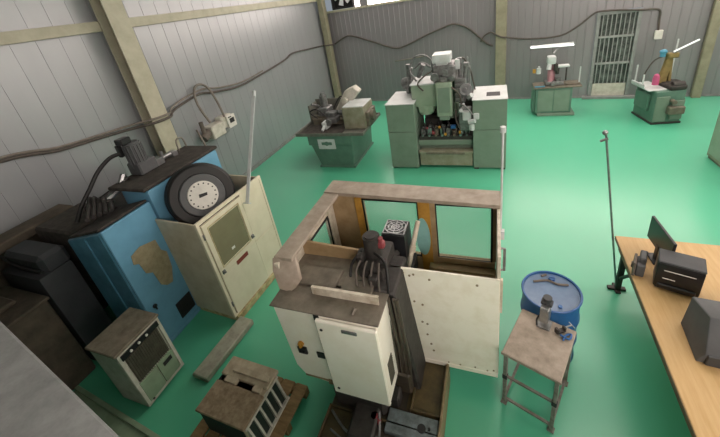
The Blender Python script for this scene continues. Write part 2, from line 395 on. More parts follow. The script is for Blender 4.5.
for k in range(16):
    a = 2*PI*k/16
    q = dc+(U_*math.cos(a)+V_*math.sin(a))*.165
    wpart(t, 'bolt', 'cell_dark', lambda b: b.cyl(q+ax*.07, q+ax*.078, .011, seg=8), parent=dl)
wpart(t, 'dial_mark', 'cell_dark', lambda b: b.prism([dc+ax*.072+U_*u+V_*v for u, v in ((-.06, -.02), (.05, -.03), (.06, .02), (-.05, .02))], ax*.004), parent=dl)
# motor and valves on the lid
mo = wpart(t, 'motor', 'slate', lambda b: (b.cyl((-4.86, 3.1, 2.19), (-4.86, 3.1, 2.68), .115, seg=20, bev=.02), [b.box((-4.86+.12*math.cos(a)-.008, 3.1+.12*math.sin(a)-.008, 2.30), (-4.86+.12*math.cos(a)+.008, 3.1+.12*math.sin(a)+.008, 2.64), 0) for a in [k*PI/8 for k in range(16)]], b.box((-4.99, 2.98, 2.19), (-4.73, 3.28, 2.38), .02)))
wpart(t, 'terminal_box', 'black_plastic', lambda b: (b.box((-4.95, 2.94, 2.68), (-4.80, 3.1, 2.77), .015), b.box((-4.99, 2.94, 2.5), (-4.92, 3.0, 2.68), .01)), parent=mo)
wpart(t, 'valve_block', 'steel', lambda b: (b.box((-4.9, 3.22, 2.19), (-4.76, 3.42, 2.30), .01), b.cyl((-4.84, 3.4, 2.25), (-4.84, 3.66, 2.25), .035), b.cyl((-4.84, 3.46, 2.25), (-4.84, 3.46, 2.36), .025), b.box((-4.9, 3.6, 2.19), (-4.78, 3.7, 2.28), .01)))
wpart(t, 'lifting_bar', 'steel', lambda b: b.tube([(-4.98, 2.5, 2.04), (-4.96, 2.72, 2.12), (-4.94, 2.86, 2.28)], .045))
wpart(t, 'handle_loop', 'cable_pale', lambda b: b.tube([(-4.95, 3.86, 2.19), (-4.95, 3.88, 2.36), (-4.95, 4.0, 2.36), (-4.95, 4.03, 2.19)], .014))
wpart(t, 'hose', 'black_rubber', lambda b: b.tube([(-4.95, 2.96, 2.56), (-5.03, 2.84, 2.54), (-5.1, 2.66, 2.42), (-5.14, 2.48, 2.24), (-5.18, 2.32, 2.08), (-5.22, 2.2, 1.9)], .028))
wpart(t, 'hose', 'black_rubber', lambda b: b.tube([(-4.9, 2.88, 2.22), (-4.95, 2.74, 2.17), (-5.02, 2.55, 2.10), (-5.12, 2.3, 2.04)], .03))
wpart(t, 'cable_bundle', 'dusty_dark', lambda b: [b.tube([(-5.4+.12*k, 2.56, 2.03), (-5.2+.1*k, 2.45, 2.1+.02*(k % 2)), (-5.0+.05*k, 2.3+.04*k, 2.07), (-4.75+.03*k, 2.1+.06*k, 2.04)], .028) for k in range(5)])
# the low back end by the wall
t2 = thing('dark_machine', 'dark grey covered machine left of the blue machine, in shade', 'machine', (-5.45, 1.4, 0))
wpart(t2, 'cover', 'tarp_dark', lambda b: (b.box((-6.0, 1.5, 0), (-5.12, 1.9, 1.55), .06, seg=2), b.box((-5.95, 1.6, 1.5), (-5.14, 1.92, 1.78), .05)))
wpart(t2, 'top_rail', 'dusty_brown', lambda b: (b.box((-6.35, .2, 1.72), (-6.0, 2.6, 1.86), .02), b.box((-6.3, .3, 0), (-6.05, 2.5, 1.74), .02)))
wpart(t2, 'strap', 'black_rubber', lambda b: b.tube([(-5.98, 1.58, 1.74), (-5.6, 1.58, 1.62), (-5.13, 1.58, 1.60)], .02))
t3 = thing('crate', 'dusty brown crate in the shade at the left edge', 'crate', (-5.6, 1.1, 0))
wpart(t3, 'body', 'dusty_brown', lambda b: b.box((-5.96, .80, 0), (-5.07, 1.45, 1.30), .02))
wpart(t3, 'lid', 'dusty_brown', lambda b: (b.box((-5.98, .78, 1.30), (-5.04, 1.47, 1.34), .008), b.box((-5.8, .9, 1.34), (-5.35, 1.3, 1.40), .02)))
b = MB(); b.box((-.85, -.24, 0), (.85, .24, .07), .01); b.box((-.85, -.24, .07), (.85, -.19, .1), .004); b.box((-.85, .19, .07), (.85, .24, .1), .004)
o = b.build('metal_channel', 'green_grey', loc=(-4.15, .86, 0)); o.rotation_euler.z = math.radians(-5)
tag(o, 'low green-grey metal channel lying on the floor below the grey chiller', 'channel')

# junction unit on the left wall
t = thing('junction_box', 'pale junction box with a brown coupling fixed on the left wall', 'box', (XL+.002, 6.15, 1.4))
part(t, 'body', 'grey_white', lambda b: (b.box((0, -.22, .1), (.3, .22, .42), .02), b.box((.02, .22, .2), (.24, .62, .5), .02)))
part(t, 'gauge_plate', 'white_label', lambda b: b.box((.24, .36, .16), (.30, .66, .48), .01))
part(t, 'gauge', 'cell_dark', lambda b: (b.box((.30, .43, .28), (.306, .60, .40), .002), b.box((.30, .40, .42), (.306, .52, .45), .002)))
part(t, 'coupling', 'taupe', lambda b: (b.cyl((.16, -.42, .2), (.16, -.20, .3), .1), b.cyl((.16, -.34, .3), (.16, -.34, .6), .05)))
part(t, 'bracket', 'galv', lambda b: b.box((0, -.3, 0), (.04, .6, .1), .004))
b = MB(); b.tube([(XL+.25, 5.55, 1.9), (-6.0, 5.3, 1.9), (-5.6, 5.0, 1.7), (-5.2, 4.6, 1.4), (-5.0, 4.3, 1.2)], .022)
tag(b.build('air_hose', 'cable_pale'), 'pale air hose dropping from the junction box behind the drum', 'hose')

# ------------------------------------------------------------------ cream cabinet
t = thing('control_cabinet', 'tall cream control cabinet with a smoked window in its door', 'cabinet', (-3.49, 2.53, 0), -3.5)
# local: front face at x=0, runs along +y, side to x=-.80; open at the top for the drum
CW = 1.30
part(t, 'side_panel', 'cream_side', lambda b: b.box((-.80, 0, .10), (-.03, .03, 1.75), .006))
part(t, 'side_panel', 'cream_side', lambda b: b.box((-.80, CW-.03, .10), (-.03, CW, 1.75), .006))
part(t, 'lower_body', 'cream_side', lambda b: b.box((-.78, .04, .10), (-.05, CW-.04, .80), .006))
part(t, 'plinth', 'cream_rust', lambda b: b.box((-.78, .02, 0), (.03, CW-.02, .11), .006))
part(t, 'front_frame', 'cream_paint', lambda b: b.frame((-.04, -.005, .10), (.0, CW+.005, 1.77), .045, 'x'))
part(t, 'fixed_panel', 'cream_paint', lambda b: b.box((-.03, .80, .14), (-.004, CW-.04, .85), .005))
part(t, 'fixed_panel', 'cream_paint', lambda b: b.box((-.03, .80, .858), (-.004, CW-.04, 1.73), .005))
d = part(t, 'door', 'cream_paint', lambda b: (b.box((-.03, .05, .14), (.012, .79, .88), .006), b.frame((-.03, .05, .88), (.012, .79, 1.70), .09, 'x')))
part(t, 'window', 'smoked_glass', lambda b: b.box((-.01, .13, .96), (.004, .71, 1.63), .002), parent=d)
part(t, 'window_gasket', 'cream_rust', lambda b: b.frame((.0, .12, .95), (.016, .72, 1.64), .016, 'x', .002), parent=d)
for y, z in ((.10, .90), (.76, 1.0)):
    lc = part(t, 'latch', 'steel_grey', lambda b: (b.box((.01, y-.025, z-.03), (.035, y+.025, z+.03), .006), b.cyl((.03, y, z), (.055, y, z), .014, seg=10)), parent=d)
part(t, 'name_plate', 'red_label', lambda b: b.box((.012, .34, .80), (.016, .58, .87), .001), parent=d, label='dark red plate under the window')
part(t, 'sticker', 'white_label', lambda b: b.box((.0045, .36, 1.07), (.006, .42, 1.11), 0), parent=d)
for z in (.3, 1.5): part(t, 'hinge', 'steel_grey', lambda b: b.cyl((.008, .035, z), (.008, .035, z+.08), .012, seg=8))

b = MB(); b.box((-.03, -.006, 0), (.03, .006, 1.62), .002); b.cyl((0, 0, 1.6), (0, 0, 1.68), .03, seg=12); b.box((-.05, -.03, -.015), (.05, .03, 0), .002)
o = b.build('light_pole', 'pale_top', loc=(-3.375, 3.36, 1.57)); o.rotation_euler = (math.radians(-31), 0, 0)
tag(o, 'thin grey pole leaning up from the front of the cream cabinet', 'pole', 'thin grey poles')

# kerb
b = MB(); b.box((-.11, -.45, 0), (.13, .45, .09), .012); b.box((-.13, -.45, 0), (-.10, .45, .06), .004)
o = b.build('floor_kerb', 'kerb', loc=(-3.38, 2.13, 0)); o.rotation_euler.z = math.radians(-4)
tag(o, 'grey-green metal kerb lying on the floor below the cream cabinet', 'kerb')

# ------------------------------------------------------------------ chiller
t = thing('chiller_unit', 'grey chiller with a dark grille and dusty lid in front of the blue machine', 'chiller', (-4.03, 1.5, 0))
wpart(t, 'body', 'grey_white', lambda b: b.box((-4.24, 1.24, .03), (-3.79, 1.78, .94), .012))
wpart(t, 'lid', 'dust_lid', lambda b: b.box((-4.26, 1.22, .94), (-3.755, 1.80, .975), .01))
wpart(t, 'front_panel', 'grey_white', lambda b: b.frame((-3.79, 1.24, .05), (-3.765, 1.78, .93), .04, 'x'))
cp = wpart(t, 'control_strip', 'black_plastic', lambda b: b.box((-3.79, 1.27, .835), (-3.755, 1.75, .915), .004))
for y in (1.38, 1.48, 1.58):
    wpart(t, 'knob', 'white_label', lambda b: b.cyl((-3.755, y, .875), (-3.742, y, .875), .015, seg=10), parent=cp)
def gr(b):
    b.box((-3.79, 1.30, .43), (-3.775, 1.72, .81), 0)
    for k in range(16): b.box((-3.776, 1.305+k*.026, .43), (-3.764, 1.315+k*.026, .81), .002)
wpart(t, 'grille', 'grille_grey', gr)
lp = wpart(t, 'lower_panel', 'green_grey', lambda b: (b.box((-3.79, 1.28, .07), (-3.768, 1.51, .41), .004), b.box((-3.79, 1.52, .07), (-3.768, 1.74, .41), .004)))
wpart(t, 'handle', 'cell_dark', lambda b: (b.box((-3.769, 1.58, .30), (-3.762, 1.70, .36), .003), b.cyl((-3.769, 1.32, .09), (-3.76, 1.32, .09), .014, seg=8)), parent=lp)
for x in (-4.20, -3.85):
    for y in (1.29, 1.73): wpart(t, 'foot', 'black_rubber', lambda b: b.cyl((x, y, 0), (x, y, .03), .03, seg=10))

# ------------------------------------------------------------------ pallet with the old unit
t = thing('pallet', 'worn wooden pallet under the old beige electrical unit', 'pallet', (-2.46, 1.5, 0), -2)
for k in range(6): part(t, 'top_board', 'pallet_wood', lambda b: b.box((-.50+k*.17, -.42, .10), (-.36+k*.17, .42, .122), .004))
for y in (-.38, 0, .38): part(t, 'bearer', 'pallet_wood', lambda b: b.box((-.50, y-.04, 0.0), (.49, y+.04, .10), .004))
t = thing('electrical_unit', 'old beige electrical unit with a slotted rusty top on a wooden pallet', 'electrical unit', (-2.47, 1.49, .122), -2)
part(t, 'casing', 'old_beige', lambda b: b.box((-.32, -.28, 0), (.28, .28, .36), .008))
part(t, 'front_lid', 'rusty_beige', lambda b: b.box((-.335, -.30, .355), (.30, .03, .385), .008))
part(t, 'rear_lid', 'old_beige', lambda b: (b.box((-.33, .09, .355), (.30, .30, .40), .008), b.box((-.2, .14, .40), (.28, .2, .425), .006), b.box((-.24, .03, .355), (-.08, .10, .40), .006), b.box((.14, .03, .355), (.24, .10, .40), .006)))
part(t, 'slot', 'cell_dark', lambda b: (b.box((-.08, .03, .352), (.14, .09, .36), 0), b.box((-.335, .03, .352), (-.24, .09, .36), 0)))
part(t, 'front_recess', 'cell_dark', lambda b: b.box((-.30, -.285, .03), (.26, -.275, .33), 0))
for k in range(6):
    y = -.26+k*.096
    part(t, 'rib', 'grey_white', lambda b: b.prism([(.28, y, .35), (.30, y, .35), (.36, y, 0), (.28, y, 0)], (0, .022, 0)))
for k in range(5):
    y = -.238+k*.096
    part(t, 'cell', 'dark_cell', lambda b: b.prism([(.281, y+.004, .34), (.29, y+.004, .34), (.335, y+.004, .01), (.281, y+.004, .01)], (0, .066, 0)))
part(t, 'rib_rail', 'grey_white', lambda b: b.box((.28, -.27, 0), (.37, .26, .02), .004))
part(t, 'rib_rail', 'grey_white', lambda b: b.box((.28, -.28, .335), (.31, .26, .355), .004))
b = MB(); b.cyl((0, 0, 0), (0, 0, .03), .03, seg=12); b.cyl((.05, .02, .015), (.1, .04, .015), .015, seg=8)
tag(b.build('scrap_bolt', 'taupe', loc=(-2.98, 1.42, 0)), 'small brown bolt on the floor left of the wooden pallet', 'bolt')

# ------------------------------------------------------------------ machining centre seen from behind
t = thing('machining_center', 'large cream machining centre with windowed enclosure in the middle of the floor', 'machine', (-.95, 2.4, 0))
mc = t
def wp(name, m, fn, parent=None, label=None): return wpart(mc, name, m, fn, parent, label)
# base and coolant pan
bs = wp('base', 'oily_dark', lambda b: (b.box((-1.55, 1.35, 0), (-.44, 2.75, .26), .015), b.box((-1.85, 2.5, 0), (-.72, 3.3, .5), .02)))
wp('bed_casting', 'cast_dark', lambda b: (b.box((-1.5, 1.75, .26), (-.95, 2.6, .5), .03), b.box((-1.25, 1.45, .26), (-1.0, 1.8, .4), .02), b.cyl((-1.22, 1.66, .26), (-1.22, 1.66, .38), .04), b.box((-1.1, 1.86, .26), (-.84, 2.0, .42), .02)))
wp('oil_tray', 'oily_olive', lambda b: (b.box((-1.53, 1.37, .255), (-1.16, 1.7, .27), .004), b.box((-1.1, 1.37, .255), (-.9, 1.5, .27), .004), b.frame((-1.55, 1.35, .26), (-.44, 1.72, .30), .02, 'z')))
pn = wp('coolant_pan', 'oily_olive', lambda b: (b.box((-.78, 1.87, .258), (-.46, 2.40, .268), 0), b.frame((-.74, 1.86, .2), (-.44, 2.42, .31), .018, 'z')))
wp('pan_lip', 'brass_edge', lambda b: (b.box((-.445, 1.62, .0), (-.42, 2.42, .33), .005), b.box((-.45, 1.33, 0), (-.425, 1.62, .30), .004)), parent=pn)
dk = wp('bed_plate', 'bed_grey', lambda b: b.box((-.94, 1.62, .255), (-.45, 1.84, .30), .008))
wp('drain', 'cell_dark', lambda b: (b.cyl((-.60, 1.73, .30), (-.60, 1.73, .304), .04, seg=18), b.cyl((-.53, 1.74, .30), (-.53, 1.74, .315), .012, seg=8)), parent=dk)
wp('valve', 'red_plastic', lambda b: (b.cyl((-1.04, 1.68, .27), (-1.04, 1.68, .40), .035), b.cyl((-1.04, 1.68, .36), (-.98, 1.65, .36), .025)), label='dull red valve')
wp('pipe', 'steel_grey', lambda b: (b.tube([(-1.5, 1.66, .3), (-1.3, 1.52, .34), (-1.15, 1.50, .31), (-.95, 1.55, .33)], .012), b.tube([(-1.45, 1.5, .3), (-1.2, 1.43, .3), (-.8, 1.42, .3)], .010), b.tube([(-1.0, 1.72, .40), (-.97, 1.6, .34), (-.95, 1.46, .29)], .012)))
# enclosure
def leftwall(b):
    x0, x1 = -1.95, -1.90
    # sheet with a window hole y 2.62..3.02, z 1.15..1.62
    b.box((x0, 2.0, .5), (x1, 2.58, 1.86), .004); b.box((x0, 3.06, .5), (x1, 3.5, 1.86), .004)
    b.box((x0, 2.58, .5), (x1, 3.06, 1.12), .004); b.box((x0, 2.58, 1.66), (x1, 3.06, 1.86), .004)
    b.box((x1, 3.06, .5), (x1+.03, 3.2, 1.86), .003)
lw = wp('left_wall', 'worn_white', leftwall)
wp('left_rail', 'rail_top', lambda b: b.box((-1.97, 2.05, 1.86), (-1.77, 3.5, 1.90), .005))
wp('rail_end_plate', 'rail_top', lambda b: b.prism([(-1.97, 2.03, 1.90), (-1.78, 2.12, 1.90), (-1.70, 2.0, 1.71), (-1.80, 1.91, 1.58), (-1.90, 1.92, 1.57), (-1.96, 1.97, 1.80)], (.01, .03, -.02), .003))
wg = wp('left_window_frame', 'black_rubber', lambda b: b.frame((-1.905, 2.57, 1.11), (-1.885, 3.07, 1.67), .022, 'x', .003))
wp('window_pane', 'clear_pane', lambda b: b.box((-1.93, 2.58, 1.12), (-1.922, 3.06, 1.66), 0), parent=wg)
wp('far_rail', 'rail_top', lambda b: b.prism([(-1.97, 3.52, 1.87), (.08, 3.42, 1.87), (.08, 3.13, 1.87), (-1.97, 3.22, 1.87)], (0, 0, .045), .005))
# far doors: posts and sills, two windows
y0, y1 = 3.24, 3.30
def farwall(b):
    b.box((-1.92, y0, .5), (-1.47, y1, 1.87), .004)           # left blank
    b.box((-1.47, y0, .5), (-.74, y1, 1.05), .004); b.box((-1.47, y0, 1.83), (-.74, y1, 1.87), 0)
    b.box((-.60, y0, .5), (.04, y1, 1.06), .004); b.box((-.60, y0, 1.82), (.04, y1, 1.87), 0)
    b.box((.0, y0, 1.06), (.06, y1, 1.82), .003)
wp('far_wall', 'enclosure_inner', farwall)
wp('door_post', 'yellow_brown', lambda b: b.box((-1.57, y0-.03, .52), (-1.48, y1-.02, 1.86), .004))
wp('door_post', 'yellow_brown', lambda b: b.box((-.795, y0-.03, .8), (-.66, y1-.02, 1.86), .004))
wp('door_frame', 'enclosure_inner', lambda b: (b.box((-.66, y0-.03, .52), (-.60, y1-.02, 1.86), .004), b.box((-.62, y0-.03, 1.0), (.04, y0, 1.07), .004)))
wf = wp('window_frame', 'black_rubber', lambda b: b.frame((-.61, y0-.02, 1.05), (.01, y0, 1.83), .022, 'y', .003))
wp('window_pane', 'clear_pane', lambda b: b.box((-.60, y0+.02, 1.06), (.0, y0+.028, 1.82), 0), parent=wf)
wf = wp('window_frame', 'black_rubber', lambda b: b.frame((-1.48, y0-.02, 1.04), (-.79, y0, 1.84), .02, 'y', .003))
wp('window_pane', 'clear_pane', lambda b: b.box((-1.47, y0+.02, 1.05), (-.80, y0+.028, 1.83), 0), parent=wf)
def oval(b):
    pts = [(-.76+.085*math.cos(a), y0-.036, 1.36+.27*math.sin(a)) for a in [2*PI*k/28 for k in range(28)]]
    b.prism(pts, (0, .008, 0))
wp('oval_pane', 'oval_glass', oval)
wp('inner_sill', 'oily_dark', lambda b: b.box((-1.9, 2.5, .5), (.04, y0, .56), .01))
wp('sill_rail', 'enclosure_inner', lambda b: (b.box((-.66, 3.0, .82), (.05, 3.2, .90), .006), b.box((-.7, 3.12, .5), (.05, 3.22, .98), .004)))
wp('right_wall', 'worn_white', lambda b: (b.box((.045, 2.42, .3), (.075, 3.44, 1.87), .004), b.box((.075, 2.42, 1.2), (.095, 2.46, 1.6), .003)))
gh = wp('grab_handle', 'steel_grey', lambda b: b.tube([(.08, 2.9, 1.28), (.12, 2.9, 1.28), (.12, 2.9, 1.56), (.08, 2.9, 1.56)], .014, smooth=False))
rp = wp('rear_panel', 'white_stained', lambda b: (b.box((-.97, 2.40, .30), (.07, 2.425, 1.62), .004), b.box((-.97, 2.395, .28), (.07, 2.44, .34), .004)))
for x, z in ((-.80, 1.57), (-.74, 1.54), (-.70, 1.56), (-.72, 1.20), (-.64, 1.17), (-.66, .92), (-.61, .90), (-.62, .74), (-.59, .60), (-.57, .50), (-.30, .36), (-.15, .37), (-.03, .36), (.03, .38), (-.42, .36), (-.55, 1.52), (-.12, 1.53)):
    wp('screw', 'brass_edge', lambda b: b.cyl((x, 2.401, z), (x, 2.394, z), .012 if z > .4 else .009, seg=8), parent=rp)
wp('rear_splash_panel', 'enclosure_inner', lambda b: (b.prism([(-1.93, 2.44, .5), (-1.05, 2.44, .5), (-1.05, 2.44, 1.73), (-1.93, 2.44, 1.79)], (0, .03, 0), .004)))
# column, head, motor
wp('column', 'cast_dark', lambda b: (b.prism([(-1.06, 2.08, .26), (-.67, 2.08, .26), (-.80, 2.08, 1.62), (-1.06, 2.08, 1.62)], (0, .5, 0), .02), b.box((-1.2, 2.15, 1.2), (-.90, 2.7, 1.60), .03)))
wp('cable_duct', 'oily_dark', lambda b: (b.box((-.80, 2.02, .5), (-.75, 2.06, 1.4), .008), [b.tube([(x, 2.03, .6), (x+.01, 2.02, .9), (x-.01, 2.03, 1.25), (x-.03, 2.04, 1.6)], .016) for x in (-.86, -.82, -.77, -.74)], b.box((-.95, 2.0, .3), (-.74, 2.2, .6), .02)))
hd = wp('spindle_head', 'cast_dark', lambda b: (b.box((-1.18, 2.2, 1.45), (-.93, 2.65, 1.74), .04, seg=2), b.cyl((-1.08, 2.42, 1.72), (-1.08, 2.42, 1.98), .085, seg=20, bev=.02), b.box((-1.22, 2.28, 1.62), (-1.14, 2.42, 1.82), .02), b.box((-.98, 2.25, 1.72), (-.9, 2.33, 1.80), .015), b.cyl((-1.14, 2.2, 1.5), (-1.14, 2.12, 1.62), .05), b.box((-1.06, 2.12, 1.58), (-.96, 2.2, 1.72), .015)))
wp('motor_cap', 'red_plastic', lambda b: (b.box((-1.02, 2.38, 1.84), (-.95, 2.45, 1.92), .015), b.cyl((-.985, 2.41, 1.9), (-.985, 2.41, 1.96), .025)), parent=hd, label='dull red motor cap')
for k in range(4):
    wp('hose', 'cable_rubber', lambda b: b.tube([(-1.15+.06*k, 2.25, 1.80), (-1.17+.07*k, 2.15, 1.75-.02*k), (-1.15+.07*k, 2.08, 1.58), (-1.1+.06*k, 2.07, 1.40)], .011), parent=hd)
wp('hose', 'black_rubber', lambda b: b.tube([(-1.02, 2.3, 1.86), (-.90, 2.22, 1.84), (-.86, 2.12, 1.7), (-.86, 2.04, 1.4)], .014), parent=hd)
wp('hose', 'black_rubber', lambda b: b.tube([(-1.14, 2.2, 1.5), (-1.24, 2.16, 1.58), (-1.26, 2.26, 1.72), (-1.17, 2.36, 1.82)], .014), parent=hd)
wp('bracket', 'steel_grey', lambda b: (b.box((-1.10, 2.0, 1.50), (-1.0, 2.06, 1.56), .006), b.tube([(-1.0, 2.02, 1.56), (-.96, 2.0, 1.64), (-.92, 2.02, 1.58)], .01)))
sv = wp('servo_motor', 'black_plastic', lambda b: (b.box((-1.10, 2.72, 1.1), (-.84, 3.0, 1.74), .02, seg=2), b.box((-1.14, 2.76, 1.1), (-1.0, 2.96, 1.64), .02)))
def fan(b):
    c = Vector((-.97, 2.86, 1.742))
    for r in (.035, .07, .105): b.lathe([(r, 0), (r+.012, 0), (r+.012, .012), (r, .012), (r, 0)], c, 24)
    for k in range(4):
        a = k*PI/4
        b.prism([c+Vector((math.cos(a)*s1*.115-math.sin(a)*s2*.006, math.sin(a)*s1*.115+math.cos(a)*s2*.006, .002)) for s1, s2 in ((-1, -1), (1, -1), (1, 1), (-1, 1))], (0, 0, .008))
    b.frame((-1.09, 2.74, 1.74), (-.85, 2.98, 1.75), .012, 'z', .002)
wp('fan_guard', 'steel', fan, parent=sv, label='bright fan guard')
wp('pipe', 'worn_white', lambda b: (b.cyl((-.86, 2.66, 1.22), (-.74, 2.95, 1.78), .026), b.cyl((-.80, 2.80, 1.48), (-.79, 2.83, 1.54), .034)))
wp('chip_guard', 'cell_dark', lambda b: (b.box((-.86, 2.75, .9), (-.80, 3.0, 1.3), .01), b.box((-1.7, 2.6, .56), (-.2, 2.9, .7), .02)))
wp('table', 'cast_dark', lambda b: (b.box((-1.6, 2.72, .7), (-.3, 3.1, .82), .01), b.box((-1.2, 2.6, .5), (-.7, 3.1, .7), .02)))
# electrical cabinet
ec = wp('electrical_cabinet', 'white_paint', lambda b: (b.prism([(-1.90, 1.77, 1.60), (-1.42, 1.77, 1.60), (-1.42, 1.77, .56), (-1.78, 1.77, .60), (-1.86, 1.77, .74)], (0, .31, 0), .006), b.box((-1.40, 1.735, .6), (-.86, 2.08, 1.60), .006)))
wp('cabinet_door', 'white_paint', lambda b: b.box((-1.42, 1.69, .595), (-.855, 1.73, 1.59), .010), parent=ec)
wp('door_handle', 'steel_grey', lambda b: b.box((-1.17, 1.678, 1.515), (-1.03, 1.692, 1.55), .004), parent=ec)
for x, z in ((-1.37, 1.49), (-1.36, .68)): wp('screw', 'cell_dark', lambda b: b.cyl((x, 1.69, z), (x, 1.684, z), .014, seg=10), parent=ec)
wp('door_gap', 'cell_dark', lambda b: b.box((-1.46, 1.745, .58), (-1.40, 1.772, 1.59), 0), parent=ec)
wp('isolator_switch', 'black_plastic', lambda b: (b.box((-1.76, 1.745, .98), (-1.66, 1.77, 1.07), .006), b.box((-1.74, 1.73, 1.01), (-1.68, 1.75, 1.03), .004)), parent=ec)
wp('switch_knob', 'amber', lambda b: (b.cyl((-1.71, 1.77, 1.11), (-1.71, 1.745, 1.11), .03), b.box((-1.72, 1.73, 1.08), (-1.70, 1.75, 1.14), .003)), parent=ec, label='amber switch knob')
wp('cover_plate', 'cell_dark', lambda b: b.box((-1.56, 1.758, .96), (-1.48, 1.77, 1.04), .004), parent=ec)
wp('cabinet_rust', 'brass_edge', lambda b: (b.box((-1.78, 1.763, .60), (-1.44, 1.768, .625), .001), b.box((-1.52, 1.755, .57), (-1.46, 1.78, .63), .004)), parent=ec)
wp('side_grille', 'grille_grey', lambda b: (b.box((-.862, 1.80, .74), (-.853, 1.92, 1.04), .002), [b.box((-.855, 1.805, .76+.03*k), (-.849, 1.915, .772+.03*k), 0) for k in range(9)]), parent=ec)
tr = wp('cabinet_roof', 'tray_steel', lambda b: (b.box((-1.905, 1.735, 1.60), (-.85, 2.08, 1.615), .004), b.box((-1.93, 2.05, 1.60), (-1.02, 2.44, 1.615), .004), b.box((-1.80, 2.02, 1.615), (-1.36, 2.26, 1.64), .006)))
wp('angle_strip', 'worn_white', lambda b: (b.box((-1.55, 1.935, 1.615), (-.9, 1.95, 1.70), .003), b.box((-1.55, 1.935, 1.695), (-.9, 1.965, 1.705), .002)), parent=tr)
wp('roof_step', 'tray_steel', lambda b: (b.box((-1.3, 2.0, 1.60), (-1.0, 2.25, 1.64), .004), b.cyl((-1.10, 1.80, 1.615), (-1.08, 1.84, 1.65), .015)), parent=tr)
for x, y, z in ((-1.84, 3.2, .52), (-.05, 3.15, .52), (-1.75, 2.5, .52), (-.85, 2.46, .4)): wp('support_leg', 'cast_dark', lambda b: b.box((x, y, 0), (x+.09, y+.1, z), .006))
# pole at the far right corner of the enclosure
b = MB(); b.cyl((0, 0, 0), (0, 0, 1.36), .013, seg=10); b.cyl((0, 0, 1.34), (0, 0, 1.40), .03, seg=10); b.box((-.015, -.03, 0), (.04, .03, .12), .004)
tag(b.build('light_pole', 'pale_top', loc=(.095, 3.46, 1.24)), 'thin grey pole standing upright at the right corner of the machining enclosure', 'pole', 'thin grey poles')
o = None

# ------------------------------------------------------------------ blue drum and steel stand
t = thing('oil_drum', 'blue oil drum behind the small steel stand', 'drum', (.60, 3.10, 0))
part(t, 'shell', 'drum_blue', lambda b: b.lathe([(.27, 0), (.285, .01), (.285, .02), (.275, .04), (.275, .26), (.288, .28), (.288, .31), (.275, .33), (.275, .56), (.288, .58), (.288, .61), (.275, .63), (.275, .85), (.29, .865), (.292, .88), (.285, .89), (.272, .885), (.270, .86)], seg=48))
ld = part(t, 'lid', 'drum_lid', lambda b: b.lathe([(.272, .84), (.272, .865), (.262, .868), (.25, .862), (.001, .862)], seg=48), label='grey-blue wet lid')
part(t, 'bung', 'drum_blue', lambda b: (b.cyl((.03, .19, .86), (.03, .19, .885), .035, seg=16), b.box((.0, .18, .885), (.06, .20, .895), .003)), parent=ld)
part(t, 'bung', 'drum_blue', lambda b: b.cyl((.06, -.19, .86), (.06, -.19, .875), .02, seg=12), parent=ld)
b = MB(); b.tube([(-.14, .06, 0.012), (0, .1, .013), (.1, .06, .014), (.2, .07, .012)], .012); b.cyl((-.05, .16, .01), (.0, .19, .012), .012, seg=8)
tag(b.build('rag_strip', 'taupe', loc=(.58, 3.15, .862)), 'grey rag strip lying on the lid of the blue drum', 'rag')

t = thing('steel_stand', 'small steel stand with a worn grey top and four thin legs', 'stand', (.437, 2.51, 0), -21)
tw, td, hz = .250, .295, .80
part(t, 'tabletop', 'table_top', lambda b: (b.box((-tw, -td, hz-.03), (tw, td, hz), .005), b.box((-tw-.005, -td-.005, hz-.035), (tw+.005, -td+.012, hz-.002), .002)))
for sx in (-1, 1):
    for sy in (-1, 1):
        part(t, 'leg', 'leg_steel', lambda b: (b.box((sx*(tw-.03)-.017, sy*(td-.03)-.017, .0), (sx*(tw-.03)+.017, sy*(td-.03)+.017, hz-.03), .003), b.box((sx*(tw-.03)-.03, sy*(td-.03)-.03, 0), (sx*(tw-.03)+.03, sy*(td-.03)+.03, .012), .002)))
for sy in (-1, 1):
    for z in (.06, .42) if sy < 0 else (.06,):
        part(t, 'crossbar', 'leg_steel', lambda b: b.box((-tw+.04, sy*(td-.03)-.012, z), (tw-.04, sy*(td-.03)+.012, z+.025), .002))
for sx in (-1, 1):
    part(t, 'crossbar', 'leg_steel', lambda b: b.box((sx*(tw-.03)-.012, -td+.04, .06), (sx*(tw-.03)+.012, td-.04, .085), .002))
for sx in (-1, 1): part(t, 'joint', 'cell_dark', lambda b: b.box((sx*(tw-.03)-.022, -(td-.03)-.022, .40), (sx*(tw-.03)+.022, -(td-.03)+.022, .455), .003))

t = thing('drill_head', 'small grey bench tool standing on the steel stand', 'tool', (.50, 2.72, .80), -20)
part(t, 'base', 'steel_grey', lambda b: (b.box((-.06, -.07, 0), (.06, .06, .02), .004), b.cyl((0, .03, .02), (0, .03, .2), .018)))
hb = part(t, 'body', 'steel', lambda b: (b.box((-.04, -.07, .08), (.04, .05, .27), .01), b.box((-.035, -.075, .1), (.035, -.065, .25), .002)))
part(t, 'motor', 'charcoal', lambda b: (b.cyl((0, .03, .27), (0, .03, .34), .04), b.box((-.05, -.01, .26), (.05, .06, .3), .006)))
part(t, 'lever', 'cell_dark', lambda b: (b.tube([(-.04, -.03, .14), (-.06, -.06, .1), (-.05, -.09, .05)], .008)), parent=hb)
t = thing('clamp', 'small dark clamp beside the bench tool on the steel stand', 'clamp', (.63, 2.66, .80), 30)
part(t, 'jaw', 'cast_dark', lambda b: (b.box((-.05, -.02, 0), (.05, .02, .025), .003), b.box((-.05, -.02, .02), (-.025, .02, .06), .003), b.box((.03, -.02, .02), (.05, .02, .055), .003)))
part(t, 'screw', 'steel', lambda b: (b.cyl((.04, 0, .04), (.12, 0, .045), .008, seg=8), b.cyl((.12, -.04, .045), (.12, .04, .045), .005, seg=8)))
